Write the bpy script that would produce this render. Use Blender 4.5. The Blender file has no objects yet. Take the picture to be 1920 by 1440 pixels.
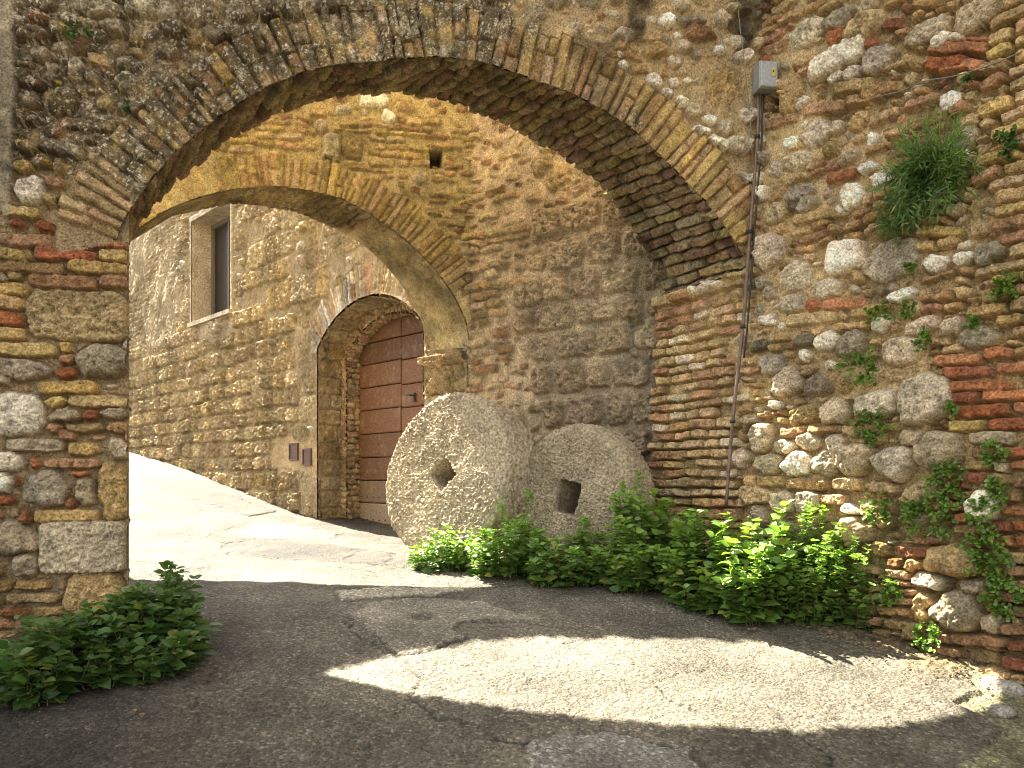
import bpy, math, random
import numpy as np
C = bpy.context.scene.collection
S = bpy.context.scene
rng = np.random.default_rng(7)
random.seed(7)

# ------------------------------------------------------------ camera, sky, sun
F = 1500.0                      # focal length in photo pixels (photo 1920 x 1440)
HX, HY, EYE = 960.0, 900.0, 1.6 # the horizon's row and the eye height
cam_d = bpy.data.cameras.new('camera'); cam = bpy.data.objects.new('camera', cam_d); C.objects.link(cam)
cam.location = (0, 0, EYE); cam.rotation_euler = (math.radians(90), 0, 0)
cam_d.sensor_width = 36; cam_d.lens = 36*F/1920; cam_d.shift_y = (HY-720)/1920
cam_d.clip_start = 0.05; cam_d.clip_end = 500
S.camera = cam
SUN_H = (1.03, -1.0)            # horizontal direction in which the light travels
SUN_EL = math.radians(49)
w = bpy.data.worlds.new("World"); S.world = w; w.use_nodes = True
nt = w.node_tree; nt.nodes.clear()
sky = nt.nodes.new('ShaderNodeTexSky'); sky.sky_type = 'NISHITA'; sky.sun_disc = False
sky.sun_elevation = SUN_EL
sky.sun_rotation = math.atan2(-SUN_H[0], -SUN_H[1])
sky.dust_density = 3.0; sky.air_density = 1.0; sky.ozone_density = 0.6
hs = nt.nodes.new('ShaderNodeHueSaturation'); hs.inputs['Saturation'].default_value = 0.15
bgn = nt.nodes.new('ShaderNodeBackground'); bgn.inputs[1].default_value = 0.065
wo = nt.nodes.new('ShaderNodeOutputWorld')
nt.links.new(sky.outputs[0], hs.inputs['Color']); nt.links.new(hs.outputs[0], bgn.inputs[0]); nt.links.new(bgn.outputs[0], wo.inputs[0])
sd = bpy.data.lights.new('sun', 'SUN'); sd.energy = 5.0; sd.angle = math.radians(0.5); sd.color = (1.0, 0.93, 0.79)
sun = bpy.data.objects.new('sun', sd); C.objects.link(sun)
from mathutils import Vector, Matrix
hl = math.hypot(*SUN_H)
LD = Vector((SUN_H[0]/hl*math.cos(SUN_EL), SUN_H[1]/hl*math.cos(SUN_EL), -math.sin(SUN_EL)))
sun.rotation_euler = LD.to_track_quat('-Z', 'Y').to_euler()
S.view_settings.view_transform = 'Standard'; S.view_settings.look = 'None'
S.view_settings.exposure = 3.1; S.view_settings.gamma = 1.0
S.cycles.use_denoising = True; S.cycles.filter_width = 1.0
S.cycles.max_bounces = 8; S.cycles.diffuse_bounces = 5

# ------------------------------------------------------------ tagging helpers
def tag(o, label=None, cat=None, group=None, kind=None):
    if label: o['label'] = label
    if cat: o['category'] = cat
    if group: o['group'] = group
    if kind: o['kind'] = kind
    return o
def empty(name, loc, label=None, cat=None, group=None):
    o = bpy.data.objects.new(name, None); C.objects.link(o); o.location = loc; o.empty_display_size = .1
    return tag(o, label, cat, group)
def link(name, me, mat, parent=None):
    o = bpy.data.objects.new(name, me); C.objects.link(o)
    if mat is not None:
        for m in (mat if isinstance(mat, (list, tuple)) else [mat]): me.materials.append(m)
    if parent is not None:
        o.parent = parent
        o.matrix_parent_inverse = Matrix.Translation(-Vector(parent.location))
    return o

# ------------------------------------------------------------ noise
_T = rng.random((256, 256))
def vn(x, y, sc, seed=0):
    x = np.asarray(x)*sc + seed*17.31 + 1000; y = np.asarray(y)*sc + seed*9.77 + 1000
    xi = np.floor(x).astype(np.int64); yi = np.floor(y).astype(np.int64)
    fx = x-xi; fy = y-yi; fx = fx*fx*(3-2*fx); fy = fy*fy*(3-2*fy)
    a = _T[yi & 255, xi & 255]; b = _T[yi & 255, (xi+1) & 255]; c = _T[(yi+1) & 255, xi & 255]; d = _T[(yi+1) & 255, (xi+1) & 255]
    return (a*(1-fx)+b*fx)*(1-fy) + (c*(1-fx)+d*fx)*fy - .5
def fbm(x, y, sc, o=4, seed=0, gain=.5):
    r = 0; a = 1
    for k in range(o):
        r = r + a*vn(x, y, sc*2.03**k, seed+k*3); a *= gain
    return r
def sstep(a, b, x):
    t = np.clip((x-a)/(b-a), 0, 1); return t*t*(3-2*t)

# ------------------------------------------------------------ projection helpers
def proj(P):
    y = np.maximum(P[..., 1], .05)
    return HX+P[..., 0]/y*F, HY-(P[..., 2]-EYE)/y*F
class Plane:
    def __init__(s, p0, d, lean=(0, 0)):
        s.p0 = np.array([p0[0], p0[1], 0.]); d = np.array(d, float); s.D = np.array([*(d/np.hypot(*d)), 0.])
        s.V = np.array([lean[0], lean[1], 1.])
        n = np.cross(s.D, s.V); n /= np.linalg.norm(n)
        if n @ (np.array([0, 0, EYE])-s.p0) < 0: n = -n
        s.N = n
    def at(s, px, py):
        r = np.array([(px-HX)/F, 1., (HY-py)/F]); A = np.stack([s.D, s.V, -r], 1)
        u, v, k = np.linalg.solve(A, np.array([0, 0, EYE])-s.p0); return u, v
    def P(s, U, V, H=0):
        U = np.asarray(U, float); V = np.asarray(V, float); H = np.asarray(H, float)
        return s.p0 + U[..., None]*s.D + V[..., None]*s.V + np.broadcast_to(H, U.shape)[..., None]*s.N
    def uv(s, pts): return np.array([s.at(*p) for p in pts])

# ------------------------------------------------------------ masonry field
PAL = dict(
    ochre=[(.40, .29, .15), (.36, .25, .13), (.45, .34, .19), (.32, .22, .12), (.42, .30, .17)],
    yellow=[(.46, .36, .17), (.42, .32, .14), (.39, .30, .14)],
    red=[(.33, .15, .08), (.29, .12, .065), (.36, .18, .10), (.25, .11, .07)],
    pink=[(.34, .22, .14), (.31, .19, .12), (.38, .25, .16)],
    white=[(.78, .74, .66), (.72, .68, .60), (.82, .79, .72)],
    light=[(.50, .44, .34), (.45, .39, .29), (.55, .50, .40)],
    grey=[(.34, .305, .245), (.29, .26, .205), (.39, .355, .29)],
    tuff=[(.37, .285, .155), (.33, .25, .13), (.40, .32, .19)],
    dark=[(.14, .125, .10), (.17, .15, .12)],
    sand=[(.32, .255, .155), (.29, .23, .135), (.345, .28, .175), (.26, .205, .12)],
    buff=[(.45, .345, .215), (.41, .315, .20), (.43, .32, .21), (.39, .295, .17)],
    rough=[(.46, .36, .225), (.42, .33, .205), (.49, .39, .25)],
)
def pick(names):
    names = names.split()
    p = PAL[random.choice(names)]; c = np.array(random.choice(p))
    return c*random.uniform(.85, 1.15)*np.array([random.uniform(.96, 1.04), 1, random.uniform(.94, 1.06)])

class Field:
    def __init__(s, u0, u1, v0, v1, res, mortar=(.40, .32, .20), mh=.006, seed=0, warp=.010):
        s.u = np.arange(u0, u1+res, res); s.v = np.arange(v0, v1+res, res)
        s.U, s.V = np.meshgrid(s.u, s.v); s.res = res; s.u0 = u0; s.v0 = v0
        U, V = s.U, s.V
        s.n1 = fbm(U, V, 5, 4, seed); s.n2 = fbm(U, V, 30, 3, seed+5); s.n3 = fbm(U, V, 90, 2, seed+9)
        s.WU = warp*(fbm(U, V, 9, 4, seed+20, .6)*1.6); s.WV = warp*(fbm(U, V, 9, 4, seed+31, .6)*1.6)
        s.H = mh*s.n1*2.5 + .010*s.n2 + .007*s.n3
        m = np.array(mortar)
        s.C = m*(1+.30*s.n1[..., None]+.28*s.n2[..., None]+.2*s.n3[..., None])
        s.occ = np.zeros(U.shape, bool); s.seed = seed
        s.stone = np.zeros(U.shape, np.float32)
    def win(s, a, b, c, d):
        i0 = max(0, int((c-s.v0)/s.res)-1); i1 = min(len(s.v), int((d-s.v0)/s.res)+2)
        j0 = max(0, int((a-s.u0)/s.res)-1); j1 = min(len(s.u), int((b-s.u0)/s.res)+2)
        return (slice(i0, i1), slice(j0, j1)) if i1 > i0 and j1 > j0 else None
    def stn(s, cu, cv, hw, hh, col, rot=0., p=4., h=.03, edge=.35, rough=.006, wf=1., tilt=.008, pit=0., force=False, grow=None):
        R = math.hypot(hw, hh)*1.08+.02
        W = s.win(cu-R, cu+R, cv-R, cv+R)
        if W is None: return
        x = s.U[W]+s.WU[W]*wf-cu; y = s.V[W]+s.WV[W]*wf-cv
        c_, s_ = math.cos(rot), math.sin(rot); X = (x*c_+y*s_)/hw; Y = (-x*s_+y*c_)/hh
        Xc = np.clip(np.abs(X), 0, 3); Yc = np.clip(np.abs(Y), 0, 3)
        d = (Xc**p+Yc**p)**(1/p)
        if p < 4.3:      # rubble: a knocked-off polygon rather than an oval
            nk = random.randint(6, 8); a0 = random.uniform(0, 6.28); dp_ = np.zeros_like(X)
            for k in range(nk):
                al = a0+6.2832*k/nk+random.uniform(-.3, .3); dp_ = np.maximum(dp_, (X*math.cos(al)+Y*math.sin(al))/random.uniform(.80, .98))
            d = .25*d+.75*np.maximum(dp_, d*.86)
            tilt = max(tilt, .018)
        ew = edge
        dd = np.clip((1-d)*min(hw, hh)/max(1e-4, ew*min(hw, hh)), 0, 1)
        prof = np.sqrt(np.clip(1-(1-dd)**2, 0, 1))
        tx, ty = random.uniform(-tilt, tilt), random.uniform(-tilt, tilt)
        hh_ = 1.45*h*prof + (tx*X+ty*Y)*prof + rough*(s.n2[W]*2.0+s.n3[W]*1.5)*prof
        if pit: hh_ = hh_ - pit*np.clip(fbm(s.U[W], s.V[W], 38, 2, int(cu*77) % 50+40)-.12, 0, 1)*3*prof
        m = (d < 1) & ((~s.occ[W]) | force)
        Hw = s.H[W]; Cw = s.C[W]
        hn = np.where(m, np.maximum(hh_, Hw-.004 if not force else hh_), Hw)
        vis = m & (hh_ > Hw-.004)
        s.H[W] = np.where(m, hn, Hw)
        sh = 1+.35*s.n1[W]+.45*s.n2[W]+.35*s.n3[W]
        cc = np.array(col)*sh[..., None]
        # worn arrises show a little mortar dust
        k = (sstep(.86, 1.0, d)*.35)[..., None]
        cc = cc*(1-k)+Cw*k
        s.C[W] = np.where(vis[..., None], cc, Cw)
        s.stone[W] = np.where(vis, 1, s.stone[W])
        gap = (~s.occ[W]) & (d >= 1) & (d < 1+.014/min(hw, hh)); s.H[W] = np.where(gap, s.H[W]-.030*np.clip(.35+2.0*s.n1[W], 0, 1), s.H[W])
        s.occ[W] |= (d < 1.0)
    def free(s, cu, cv, hw, hh, rot=0, k=.9):
        c_, s_ = math.cos(rot), math.sin(rot)
        for a, b in ((0, 0), (k, 0), (-k, 0), (0, k), (0, -k), (k*.75, k*.75), (-k*.75, k*.75), (k*.75, -k*.75), (-k*.75, -k*.75)):
            x = cu+a*hw*c_-b*hh*s_; y = cv+a*hw*s_+b*hh*c_
            j = int((x-s.u0)/s.res); i = int((y-s.v0)/s.res)
            if 0 <= i < len(s.v) and 0 <= j < len(s.u):
                if s.occ[i, j]: return False
            elif a == b == 0: return False
        return True
    def inm(s, mask, cu, cv):
        j = int((cu-s.u0)/s.res); i = int((cv-s.v0)/s.res)
        return 0 <= i < len(s.v) and 0 <= j < len(s.u) and mask[i, j]
    def courses(s, mask, ch, lw, pal, joint=.011, h=.026, p=7., skip=0., wave=.012, slope=0., chj=.12, **kw):
        v = s.v0-.02
        row = 0
        while v < s.v[-1]:
            c = ch*(1+random.uniform(-chj, chj)); u = s.u0-random.uniform(0, lw[1]); row += 1
            while u < s.u[-1]:
                l = random.uniform(*lw)
                cu = u+l/2; cv = v+c/2+wave*float(vn(cu, row*.13, 1.3, s.seed+3))*2+slope*cu
                if s.inm(mask, cu, cv) and random.random() > skip:
                    hw = (l-joint)/2; hh = (c-joint)/2*random.uniform(.85, 1.03)
                    if s.free(cu, cv, hw*.9, hh*.9):
                        s.stn(cu, cv, hw, hh, pick(pal), rot=random.uniform(-.025, .025), p=p, h=h*random.uniform(.7, 1.3), **kw)
                    else:    # squeeze a half in where it fits
                        for q in (-.5, .5):
                            if s.free(cu+q*hw, cv, hw*.45, hh*.85): s.stn(cu+q*hw, cv, hw*.48, hh, pick(pal), p=p, h=h*random.uniform(.7, 1.2), **kw)
                u += l
            v += c
    def darts(s, mask, sizes, pal, n, asp=(1.0, 1.7), h=.035, p=(2.4, 3.6), rot=.35, edge=.7, gap=1.06, **kw):
        ii, jj = np.nonzero(mask[::4, ::4])
        if len(ii) == 0: return
        for hs_ in sizes:
            for _ in range(n):
                q = random.randrange(len(ii)); cu = s.u[min(jj[q]*4, len(s.u)-1)]; cv = s.v[min(ii[q]*4, len(s.v)-1)]
                a = random.uniform(*asp); hh = hs_*random.uniform(.8, 1.15)/math.sqrt(a); hw = hh*a; r = random.uniform(-rot, rot)
                if s.free(cu, cv, hw*gap, hh*gap, r, 1.0):
                    s.stn(cu, cv, hw, hh, pick(pal), rot=r, p=random.uniform(*p), h=h*min(1.25, hs_/.05)*random.uniform(.6, 1.25), edge=edge, **kw)
    def smear(s, amount, seed, thr=.12, sc=1.6, col=None):
        """render and mortar left over parts of the stones"""
        n = fbm(s.U, s.V, sc, 4, seed)
        k = sstep(thr, thr+.14, n)*amount
        lvl = .024+.012*s.n1+.005*s.n2
        up = lvl*k
        m = (up > s.H)
        s.H = np.where(m, up, s.H)
        c = np.array(col if col is not None else (.42, .34, .21))*(1+.25*s.n1[..., None]+.3*s.n2[..., None]+.2*s.n3[..., None])
        s.C = np.where(m[..., None], c, s.C)
    def specks(s, mask, n, rmax, cols):
        ii, jj = np.nonzero(mask)
        for _ in range(n):
            q = random.randrange(len(ii)); i, j = ii[q], jj[q]; r = random.uniform(.3, 1)**2*rmax/s.res
            R = int(r)+1; a0, a1, b0, b1 = max(0, i-R), i+R+1, max(0, j-R), j+R+1
            yy, xx = np.mgrid[a0:min(a1, len(s.v)), b0:min(b1, len(s.u))]
            m = ((yy-i)**2+(xx-j)**2) < (r*(1+.5*np.sin(xx*1.7+yy*2.3)))**2+.3
            s.C[a0:a1, b0:b1][m] = np.array(random.choice(cols))*random.uniform(.8, 1.1)

def mesh_grid(name, P, keep, Cc, mat, parent=None, flip=False):
    """P (n,m,3) vertices; keep (n-1,m-1) faces."""
    n, m = P.shape[:2]
    idx = np.arange(n*m).reshape(n, m)
    f = np.stack([idx[:-1, :-1], idx[:-1, 1:], idx[1:, 1:], idx[1:, :-1]], -1)[keep]
    if flip: f = f[:, ::-1]
    used = np.unique(f); rem = np.zeros(n*m, np.int32); rem[used] = np.arange(len(used)); f = rem[f].astype(np.int32)
    v = P.reshape(-1, 3)[used].astype(np.float32); c = np.clip(Cc.reshape(-1, 3)[used], .004, .9)
    me = bpy.data.meshes.new(name)
    me.vertices.add(len(v)); me.vertices.foreach_set('co', v.ravel())
    me.loops.add(f.size); me.loops.foreach_set('vertex_index', f.ravel())
    me.polygons.add(len(f)); me.polygons.foreach_set('loop_start', np.arange(0, f.size, 4, dtype=np.int32)); me.polygons.foreach_set('loop_total', np.full(len(f), 4, np.int32))
    me.polygons.foreach_set('use_smooth', np.ones(len(f), bool))
    ca = me.color_attributes.new('Col', 'FLOAT_COLOR', 'POINT')
    ca.data.foreach_set('color', np.concatenate([c, np.ones((len(c), 1))], 1).astype(np.float32).ravel())
    me.update(calc_edges=True)
    return link(name, me, mat, parent)
def raw_mesh(name, v, f, mat, parent=None, smooth=False, col=None):
    me = bpy.data.meshes.new(name); me.from_pydata([tuple(map(float, p)) for p in v], [], [tuple(map(int, q)) for q in f]); me.update()
    if smooth: me.polygons.foreach_set('use_smooth', np.ones(len(me.polygons), bool))
    if col is not None:
        ca = me.color_attributes.new('Col', 'FLOAT_COLOR', 'POINT')
        ca.data.foreach_set('color', np.tile(np.array([*col, 1.], np.float32), len(v)))
    return link(name, me, mat, parent)

# ------------------------------------------------------------ materials
def nodes(name):
    m = bpy.data.materials.new(name); m.use_nodes = True; t = m.node_tree; t.nodes.clear()
    o = t.nodes.new('ShaderNodeOutputMaterial'); b = t.nodes.new('ShaderNodeBsdfPrincipled'); t.links.new(b.outputs[0], o.inputs[0])
    return m, t, b
def N(t, kind, **kw):
    n = t.nodes.new(kind)
    for k, v in kw.items():
        if k in ('operation', 'blend_type', 'data_type', 'attribute_name', 'feature', 'distance', 'invert'): setattr(n, k, v)
        else:
            n.inputs[k.replace('_', ' ')].default_value = v
    return n
def mult(t, a, b, fac=1.0, bt='MULTIPLY'):
    n = t.nodes.new('ShaderNodeMix'); n.data_type = 'RGBA'; n.blend_type = bt; n.inputs[0].default_value = fac
    for s, i in ((a, 6), (b, 7)):
        if hasattr(s, 'links') or hasattr(s, 'is_linked'): t.links.new(s, n.inputs[i])
        else: n.inputs[i].default_value = (*s, 1)
    return n.outputs[2]
def ramp(t, src, pts):
    r = t.nodes.new('ShaderNodeValToRGB'); e = r.color_ramp.elements
    while len(e) < len(pts): e.new(.5)
    for q, (p, c) in zip(e, pts):
        q.position = p; q.color = (*((c,)*3 if not hasattr(c, '__len__') else c), 1)
    t.links.new(src, r.inputs[0]); return r.outputs[0]
def m_masonry(name, fine=85, bump=.9, dist=.007, pits=.5, gloss=1.0, base=None, pitsc=55):
    m, t, b = nodes(name)
    tc = t.nodes.new('ShaderNodeTexCoord'); O = tc.outputs['Object']
    if base is None:
        a = N(t, 'ShaderNodeAttribute', attribute_name='Col').outputs['Color']
    else:
        rg = t.nodes.new('ShaderNodeRGB'); rg.outputs[0].default_value = (*base, 1); a = rg.outputs[0]
    n1 = N(t, 'ShaderNodeTexNoise', Scale=fine, Detail=6.0, Roughness=.7); t.links.new(O, n1.inputs['Vector'])
    n2 = N(t, 'ShaderNodeTexNoise', Scale=fine*.16, Detail=5.0, Roughness=.6); t.links.new(O, n2.inputs['Vector'])
    n3 = N(t, 'ShaderNodeTexNoise', Scale=fine*4, Detail=2.0, Roughness=.6); t.links.new(O, n3.inputs['Vector'])
    c = mult(t, a, ramp(t, n1.outputs[0], [(.30, .28), (.50, 1.0), (.70, 1.65)]), 1.0)
    c = mult(t, c, ramp(t, n2.outputs[0], [(.3, .78), (.7, 1.2)]), .9)
    c = mult(t, c, ramp(t, n3.outputs[0], [(.3, .75), (.7, 1.22)]), .7)
    n4 = N(t, 'ShaderNodeTexNoise', Scale=2.3, Detail=6.0, Roughness=.65); t.links.new(O, n4.inputs['Vector'])
    c = mult(t, c, ramp(t, n4.outputs[0], [(.32, .58), (.5, 1.0), (.66, 1.18)]), .9)
    vo = N(t, 'ShaderNodeTexVoronoi', Scale=pitsc); t.links.new(O, vo.inputs['Vector'])
    pit = ramp(t, vo.outputs['Distance'], [(.0, 0.), (.28, 1.)])
    msk = ramp(t, n2.outputs[0], [(.46, 0.), (.6, 1.)])
    inv = mult(t, pit, (1, 1, 1), 1.0, 'MIX')
    mx = t.nodes.new('ShaderNodeMix'); mx.data_type = 'RGBA'; t.links.new(msk, mx.inputs[0]); mx.inputs[6].default_value = (1, 1, 1, 1); t.links.new(pit, mx.inputs[7])
    c = mult(t, c, mx.outputs[2], pits*.8)
    t.links.new(c, b.inputs['Base Color'])
    b.inputs['Roughness'].default_value = gloss; b.inputs['Specular IOR Level'].default_value = .06
    h = t.nodes.new('ShaderNodeMath'); h.operation = 'MULTIPLY_ADD'; t.links.new(mx.outputs[2], h.inputs[0]); h.inputs[1].default_value = pits; t.links.new(n1.outputs[0], h.inputs[2])
    bp = t.nodes.new('ShaderNodeBump'); bp.inputs['Strength'].default_value = bump; bp.inputs['Distance'].default_value = dist*2
    t.links.new(h.outputs[0], bp.inputs['Height']); t.links.new(bp.outputs[0], b.inputs['Normal'])
    return m
M_MAS = m_masonry('weathered_masonry')
M_CORE = m_masonry('wall_core_mortar', base=(.36, .28, .17))
M_MILL = m_masonry('millstone_granite', fine=42, bump=1.0, dist=.010, pits=.7, base=(.56, .465, .315), pitsc=48)
M_MILLB = m_masonry('millstone_dark_granite', fine=48, bump=.9, dist=.008, pits=.6, base=(.38, .31, .20), pitsc=44)
def m_simple(name, col, rough=.7, metal=0., sc=30, var=.35, bump=.2):
    m, t, b = nodes(name); tc = t.nodes.new('ShaderNodeTexCoord')
    n = N(t, 'ShaderNodeTexNoise', Scale=sc, Detail=6.0, Roughness=.7); t.links.new(tc.outputs['Object'], n.inputs['Vector'])
    c = mult(t, col, ramp(t, n.outputs[0], [(.3, 1-var), (.7, 1+var)]))
    t.links.new(c, b.inputs['Base Color']); b.inputs['Roughness'].default_value = rough; b.inputs['Metallic'].default_value = metal
    bp = t.nodes.new('ShaderNodeBump'); bp.inputs['Strength'].default_value = bump; bp.inputs['Distance'].default_value = .004
    t.links.new(n.outputs[0], bp.inputs['Height']); t.links.new(bp.outputs[0], b.inputs['Normal'])
    return m
M_PIPE = m_simple('rusty_conduit', (.16, .105, .075), .55, .2, 25, .6)
M_BOX = m_simple('grey_metal_box', (.33, .33, .31), .5, .3, 60, .25)
M_STICK = m_simple('yellow_sticker', (.65, .42, .03), .6, 0, 60, .1)
M_BLACK = m_simple('dark_metal', (.03, .027, .024), .6, .2)
M_WIRE = m_simple('grey_wire', (.20, .18, .15), .7)
M_RUST = m_simple('brown_painted_metal', (.11, .055, .04), .6, .1, 40, .4)
M_PLASTER = m_masonry('pale_plaster', fine=50, bump=.3, pits=.2, base=(.40, .345, .26))
M_VOID = m_simple('unlit_room', (.05, .04, .03), .9)
def m_wood():
    m, t, b = nodes('weathered_door_wood'); tc = t.nodes.new('ShaderNodeTexCoord')
    a = N(t, 'ShaderNodeAttribute', attribute_name='Col').outputs['Color']
    mp = t.nodes.new('ShaderNodeMapping'); mp.inputs['Rotation'].default_value = (0, 0, math.radians(45)); mp.inputs['Scale'].default_value = (3, 14, 26); t.links.new(tc.outputs['Object'], mp.inputs[0])
    n = N(t, 'ShaderNodeTexNoise', Scale=3.0, Detail=8.0, Roughness=.7); t.links.new(mp.outputs[0], n.inputs['Vector'])
    n2 = N(t, 'ShaderNodeTexNoise', Scale=9.0, Detail=6.0, Roughness=.75); t.links.new(tc.outputs['Object'], n2.inputs['Vector'])
    c = mult(t, a, ramp(t, n.outputs[0], [(.3, .35), (.7, 1.6)]))
    mx = t.nodes.new('ShaderNodeMix'); mx.data_type = 'RGBA'; t.links.new(ramp(t, n2.outputs[0], [(.55, 0.), (.70, .75)]), mx.inputs[0]); t.links.new(c, mx.inputs[6]); mx.inputs[7].default_value = (.27, .20, .11, 1)
    t.links.new(mx.outputs[2], b.inputs['Base Color']); b.inputs['Roughness'].default_value = .7
    bp = t.nodes.new('ShaderNodeBump'); bp.inputs['Strength'].default_value = .4; bp.inputs['Distance'].default_value = .004
    t.links.new(n.outputs[0], bp.inputs['Height']); t.links.new(bp.outputs[0], b.inputs['Normal'])
    return m
M_WOOD = m_wood()
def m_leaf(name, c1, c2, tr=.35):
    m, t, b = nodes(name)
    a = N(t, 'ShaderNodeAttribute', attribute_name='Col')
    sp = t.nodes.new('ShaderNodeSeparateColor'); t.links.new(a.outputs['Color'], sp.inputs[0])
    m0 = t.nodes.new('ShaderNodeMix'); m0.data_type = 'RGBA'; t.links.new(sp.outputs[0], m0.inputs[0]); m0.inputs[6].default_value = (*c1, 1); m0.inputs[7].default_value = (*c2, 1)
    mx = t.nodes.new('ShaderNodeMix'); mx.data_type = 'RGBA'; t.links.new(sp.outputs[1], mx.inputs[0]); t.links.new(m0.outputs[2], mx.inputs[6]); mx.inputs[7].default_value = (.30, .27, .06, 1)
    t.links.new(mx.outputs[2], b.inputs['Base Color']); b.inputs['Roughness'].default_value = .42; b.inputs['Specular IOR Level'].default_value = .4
    tl = t.nodes.new('ShaderNodeBsdfTranslucent')
    tcol = mult(t, mx.outputs[2], (1.5, 1.7, .5)); t.links.new(tcol, tl.inputs[0])
    ms = t.nodes.new('ShaderNodeMixShader'); ms.inputs[0].default_value = tr
    t.links.new(b.outputs[0], ms.inputs[1]); t.links.new(tl.outputs[0], ms.inputs[2])
    t.links.new(ms.outputs[0], t.nodes['Material Output'].inputs[0])
    return m
M_LEAF = m_leaf('nettle_leaf', (.045, .11, .02), (.22, .36, .07))
M_LEAFD = m_leaf('dark_leaf', (.028, .075, .02), (.085, .17, .04), .3)
M_FEATH = m_leaf('feathery_leaf', (.025, .08, .025), (.15, .27, .05), .3)
M_STEM = m_simple('plant_stem', (.12, .11, .04), .7)
M_DRY = m_simple('dead_leaf', (.22, .14, .07), .8)

# ------------------------------------------------------------ plan of the place (metres)
FD = np.array([3.78, .8]); FD = FD/np.hypot(*FD)
PF = Plane((-2.2, 4.6), FD)                                  # face of the near arch wall
PB = Plane((1.145, 6.09), FD)                                # back of the near arch wall
OUT = np.array([.836, .549])                                 # away from the road on the right
LEAN = .073
RD = np.array([.549, -.836])
# right wall: at eye level it passes through the corner seen at pixel (1378, 930)
c0 = PF.P(*PF.at(1380, 900))
PR = Plane(c0[:2]-OUT*LEAN*c0[2], RD, OUT*LEAN)
CI = np.array([-.384, 7.2])                                  # inner corner by the second arch
PI_ = Plane(CI, np.array([1.36, 6.2])-CI)                    # rough inner wall
PA = Plane(CI, FD)                                           # face of the second arch
JB = np.array([-.807, 7.565])                                # back edge of its pier
PAB = Plane(JB, FD)
WD = np.array([-.945, 1.]); WD /= np.hypot(*WD)
PW = Plane((-.827, 7.75), WD)                                # the house with the door

# ------------------------------------------------------------ ground
def wy(px):
    r = (px-HX)/F; A = np.array([[WD[0], -r], [WD[1], -1.]]); t, Y = np.linalg.solve(A, -np.array([-.827, 7.75])); return Y
ctl = [(243, 845, wy(243)), (330, 871, wy(330)), (440, 912, wy(440)), (540, 953, wy(540)), (620, 980, wy(620)), (740, 1008, wy(740)),
       (1400, 1090, 5.4), (1920, 1262, 3.95), (1650, 1180, 4.6), (240, 1150, 4.6), (0, 1205, 4.46), (960, 1440, 3.0), (835, 1047, 6.45), (1060, 1068, 5.95)]
cp = np.array([((px-HX)/F*Y, Y, EYE-(py-HY)/F*Y) for px, py, Y in ctl] + [(0, 0, .12), (-4, 1, .25), (4, 1, .15), (-14, 20, 3.6), (5, 12, 1.6), (-6, 6, 1.0)])
def _k(r2): return np.where(r2 > 0, r2*np.log(np.maximum(r2, 1e-9))*.5, 0)
_A = np.zeros((len(cp)+3,)*2); _d = ((cp[:, None, :2]-cp[None, :, :2])**2).sum(-1); _A[:-3, :-3] = _k(_d)+np.eye(len(cp))*.02
_q = np.c_[np.ones(len(cp)), cp[:, :2]]; _A[:-3, -3:] = _q; _A[-3:, :-3] = np.transpose(_q)
_w = np.linalg.solve(_A, np.r_[cp[:, 2], 0, 0, 0])
def gz(X, Y):
    X = np.asarray(X, float); Y = np.asarray(Y, float)
    x = np.clip(X, -15, 6); y = np.clip(Y, -1, 21)
    r = _w[-3]+_w[-2]*x+_w[-1]*y
    for i in range(len(cp)): r = r+_w[i]*_k((x-cp[i, 0])**2+(y-cp[i, 1])**2)
    return r
def ghit(px, py):
    Y = np.linspace(1.5, 16, 3000); X = (px-HX)/F*Y; z = EYE-(py-HY)/F*Y
    d = z-gz(X, Y); k = np.argmax(d < 0)
    return np.array([X[k], Y[k], gz(X[k], Y[k])])
def inpoly(PX, PY, poly):
    r = np.zeros(PX.shape, bool); n = len(poly)
    for i in range(n):
        (x1, y1), (x2, y2) = poly[i], poly[(i+1) % n]
        if y1 == y2: continue
        c = ((PY < y1) != (PY < y2)) & (PX < (x2-x1)*(PY-y1)/(y2-y1)+x1); r ^= c
    return r
def dline(PX, PY, pts):
    d = np.full(PX.shape, 1e9)
    for (x1, y1), (x2, y2) in zip(pts[:-1], pts[1:]):
        t = np.clip(((PX-x1)*(x2-x1)+(PY-y1)*(y2-y1))/((x2-x1)**2+(y2-y1)**2+1e-9), 0, 1)
        d = np.minimum(d, np.hypot(PX-x1-t*(x2-x1), PY-y1-t*(y2-y1)))
    return d
def gxy(pts): return [tuple(ghit(*p)[:2]) for p in pts]

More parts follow.
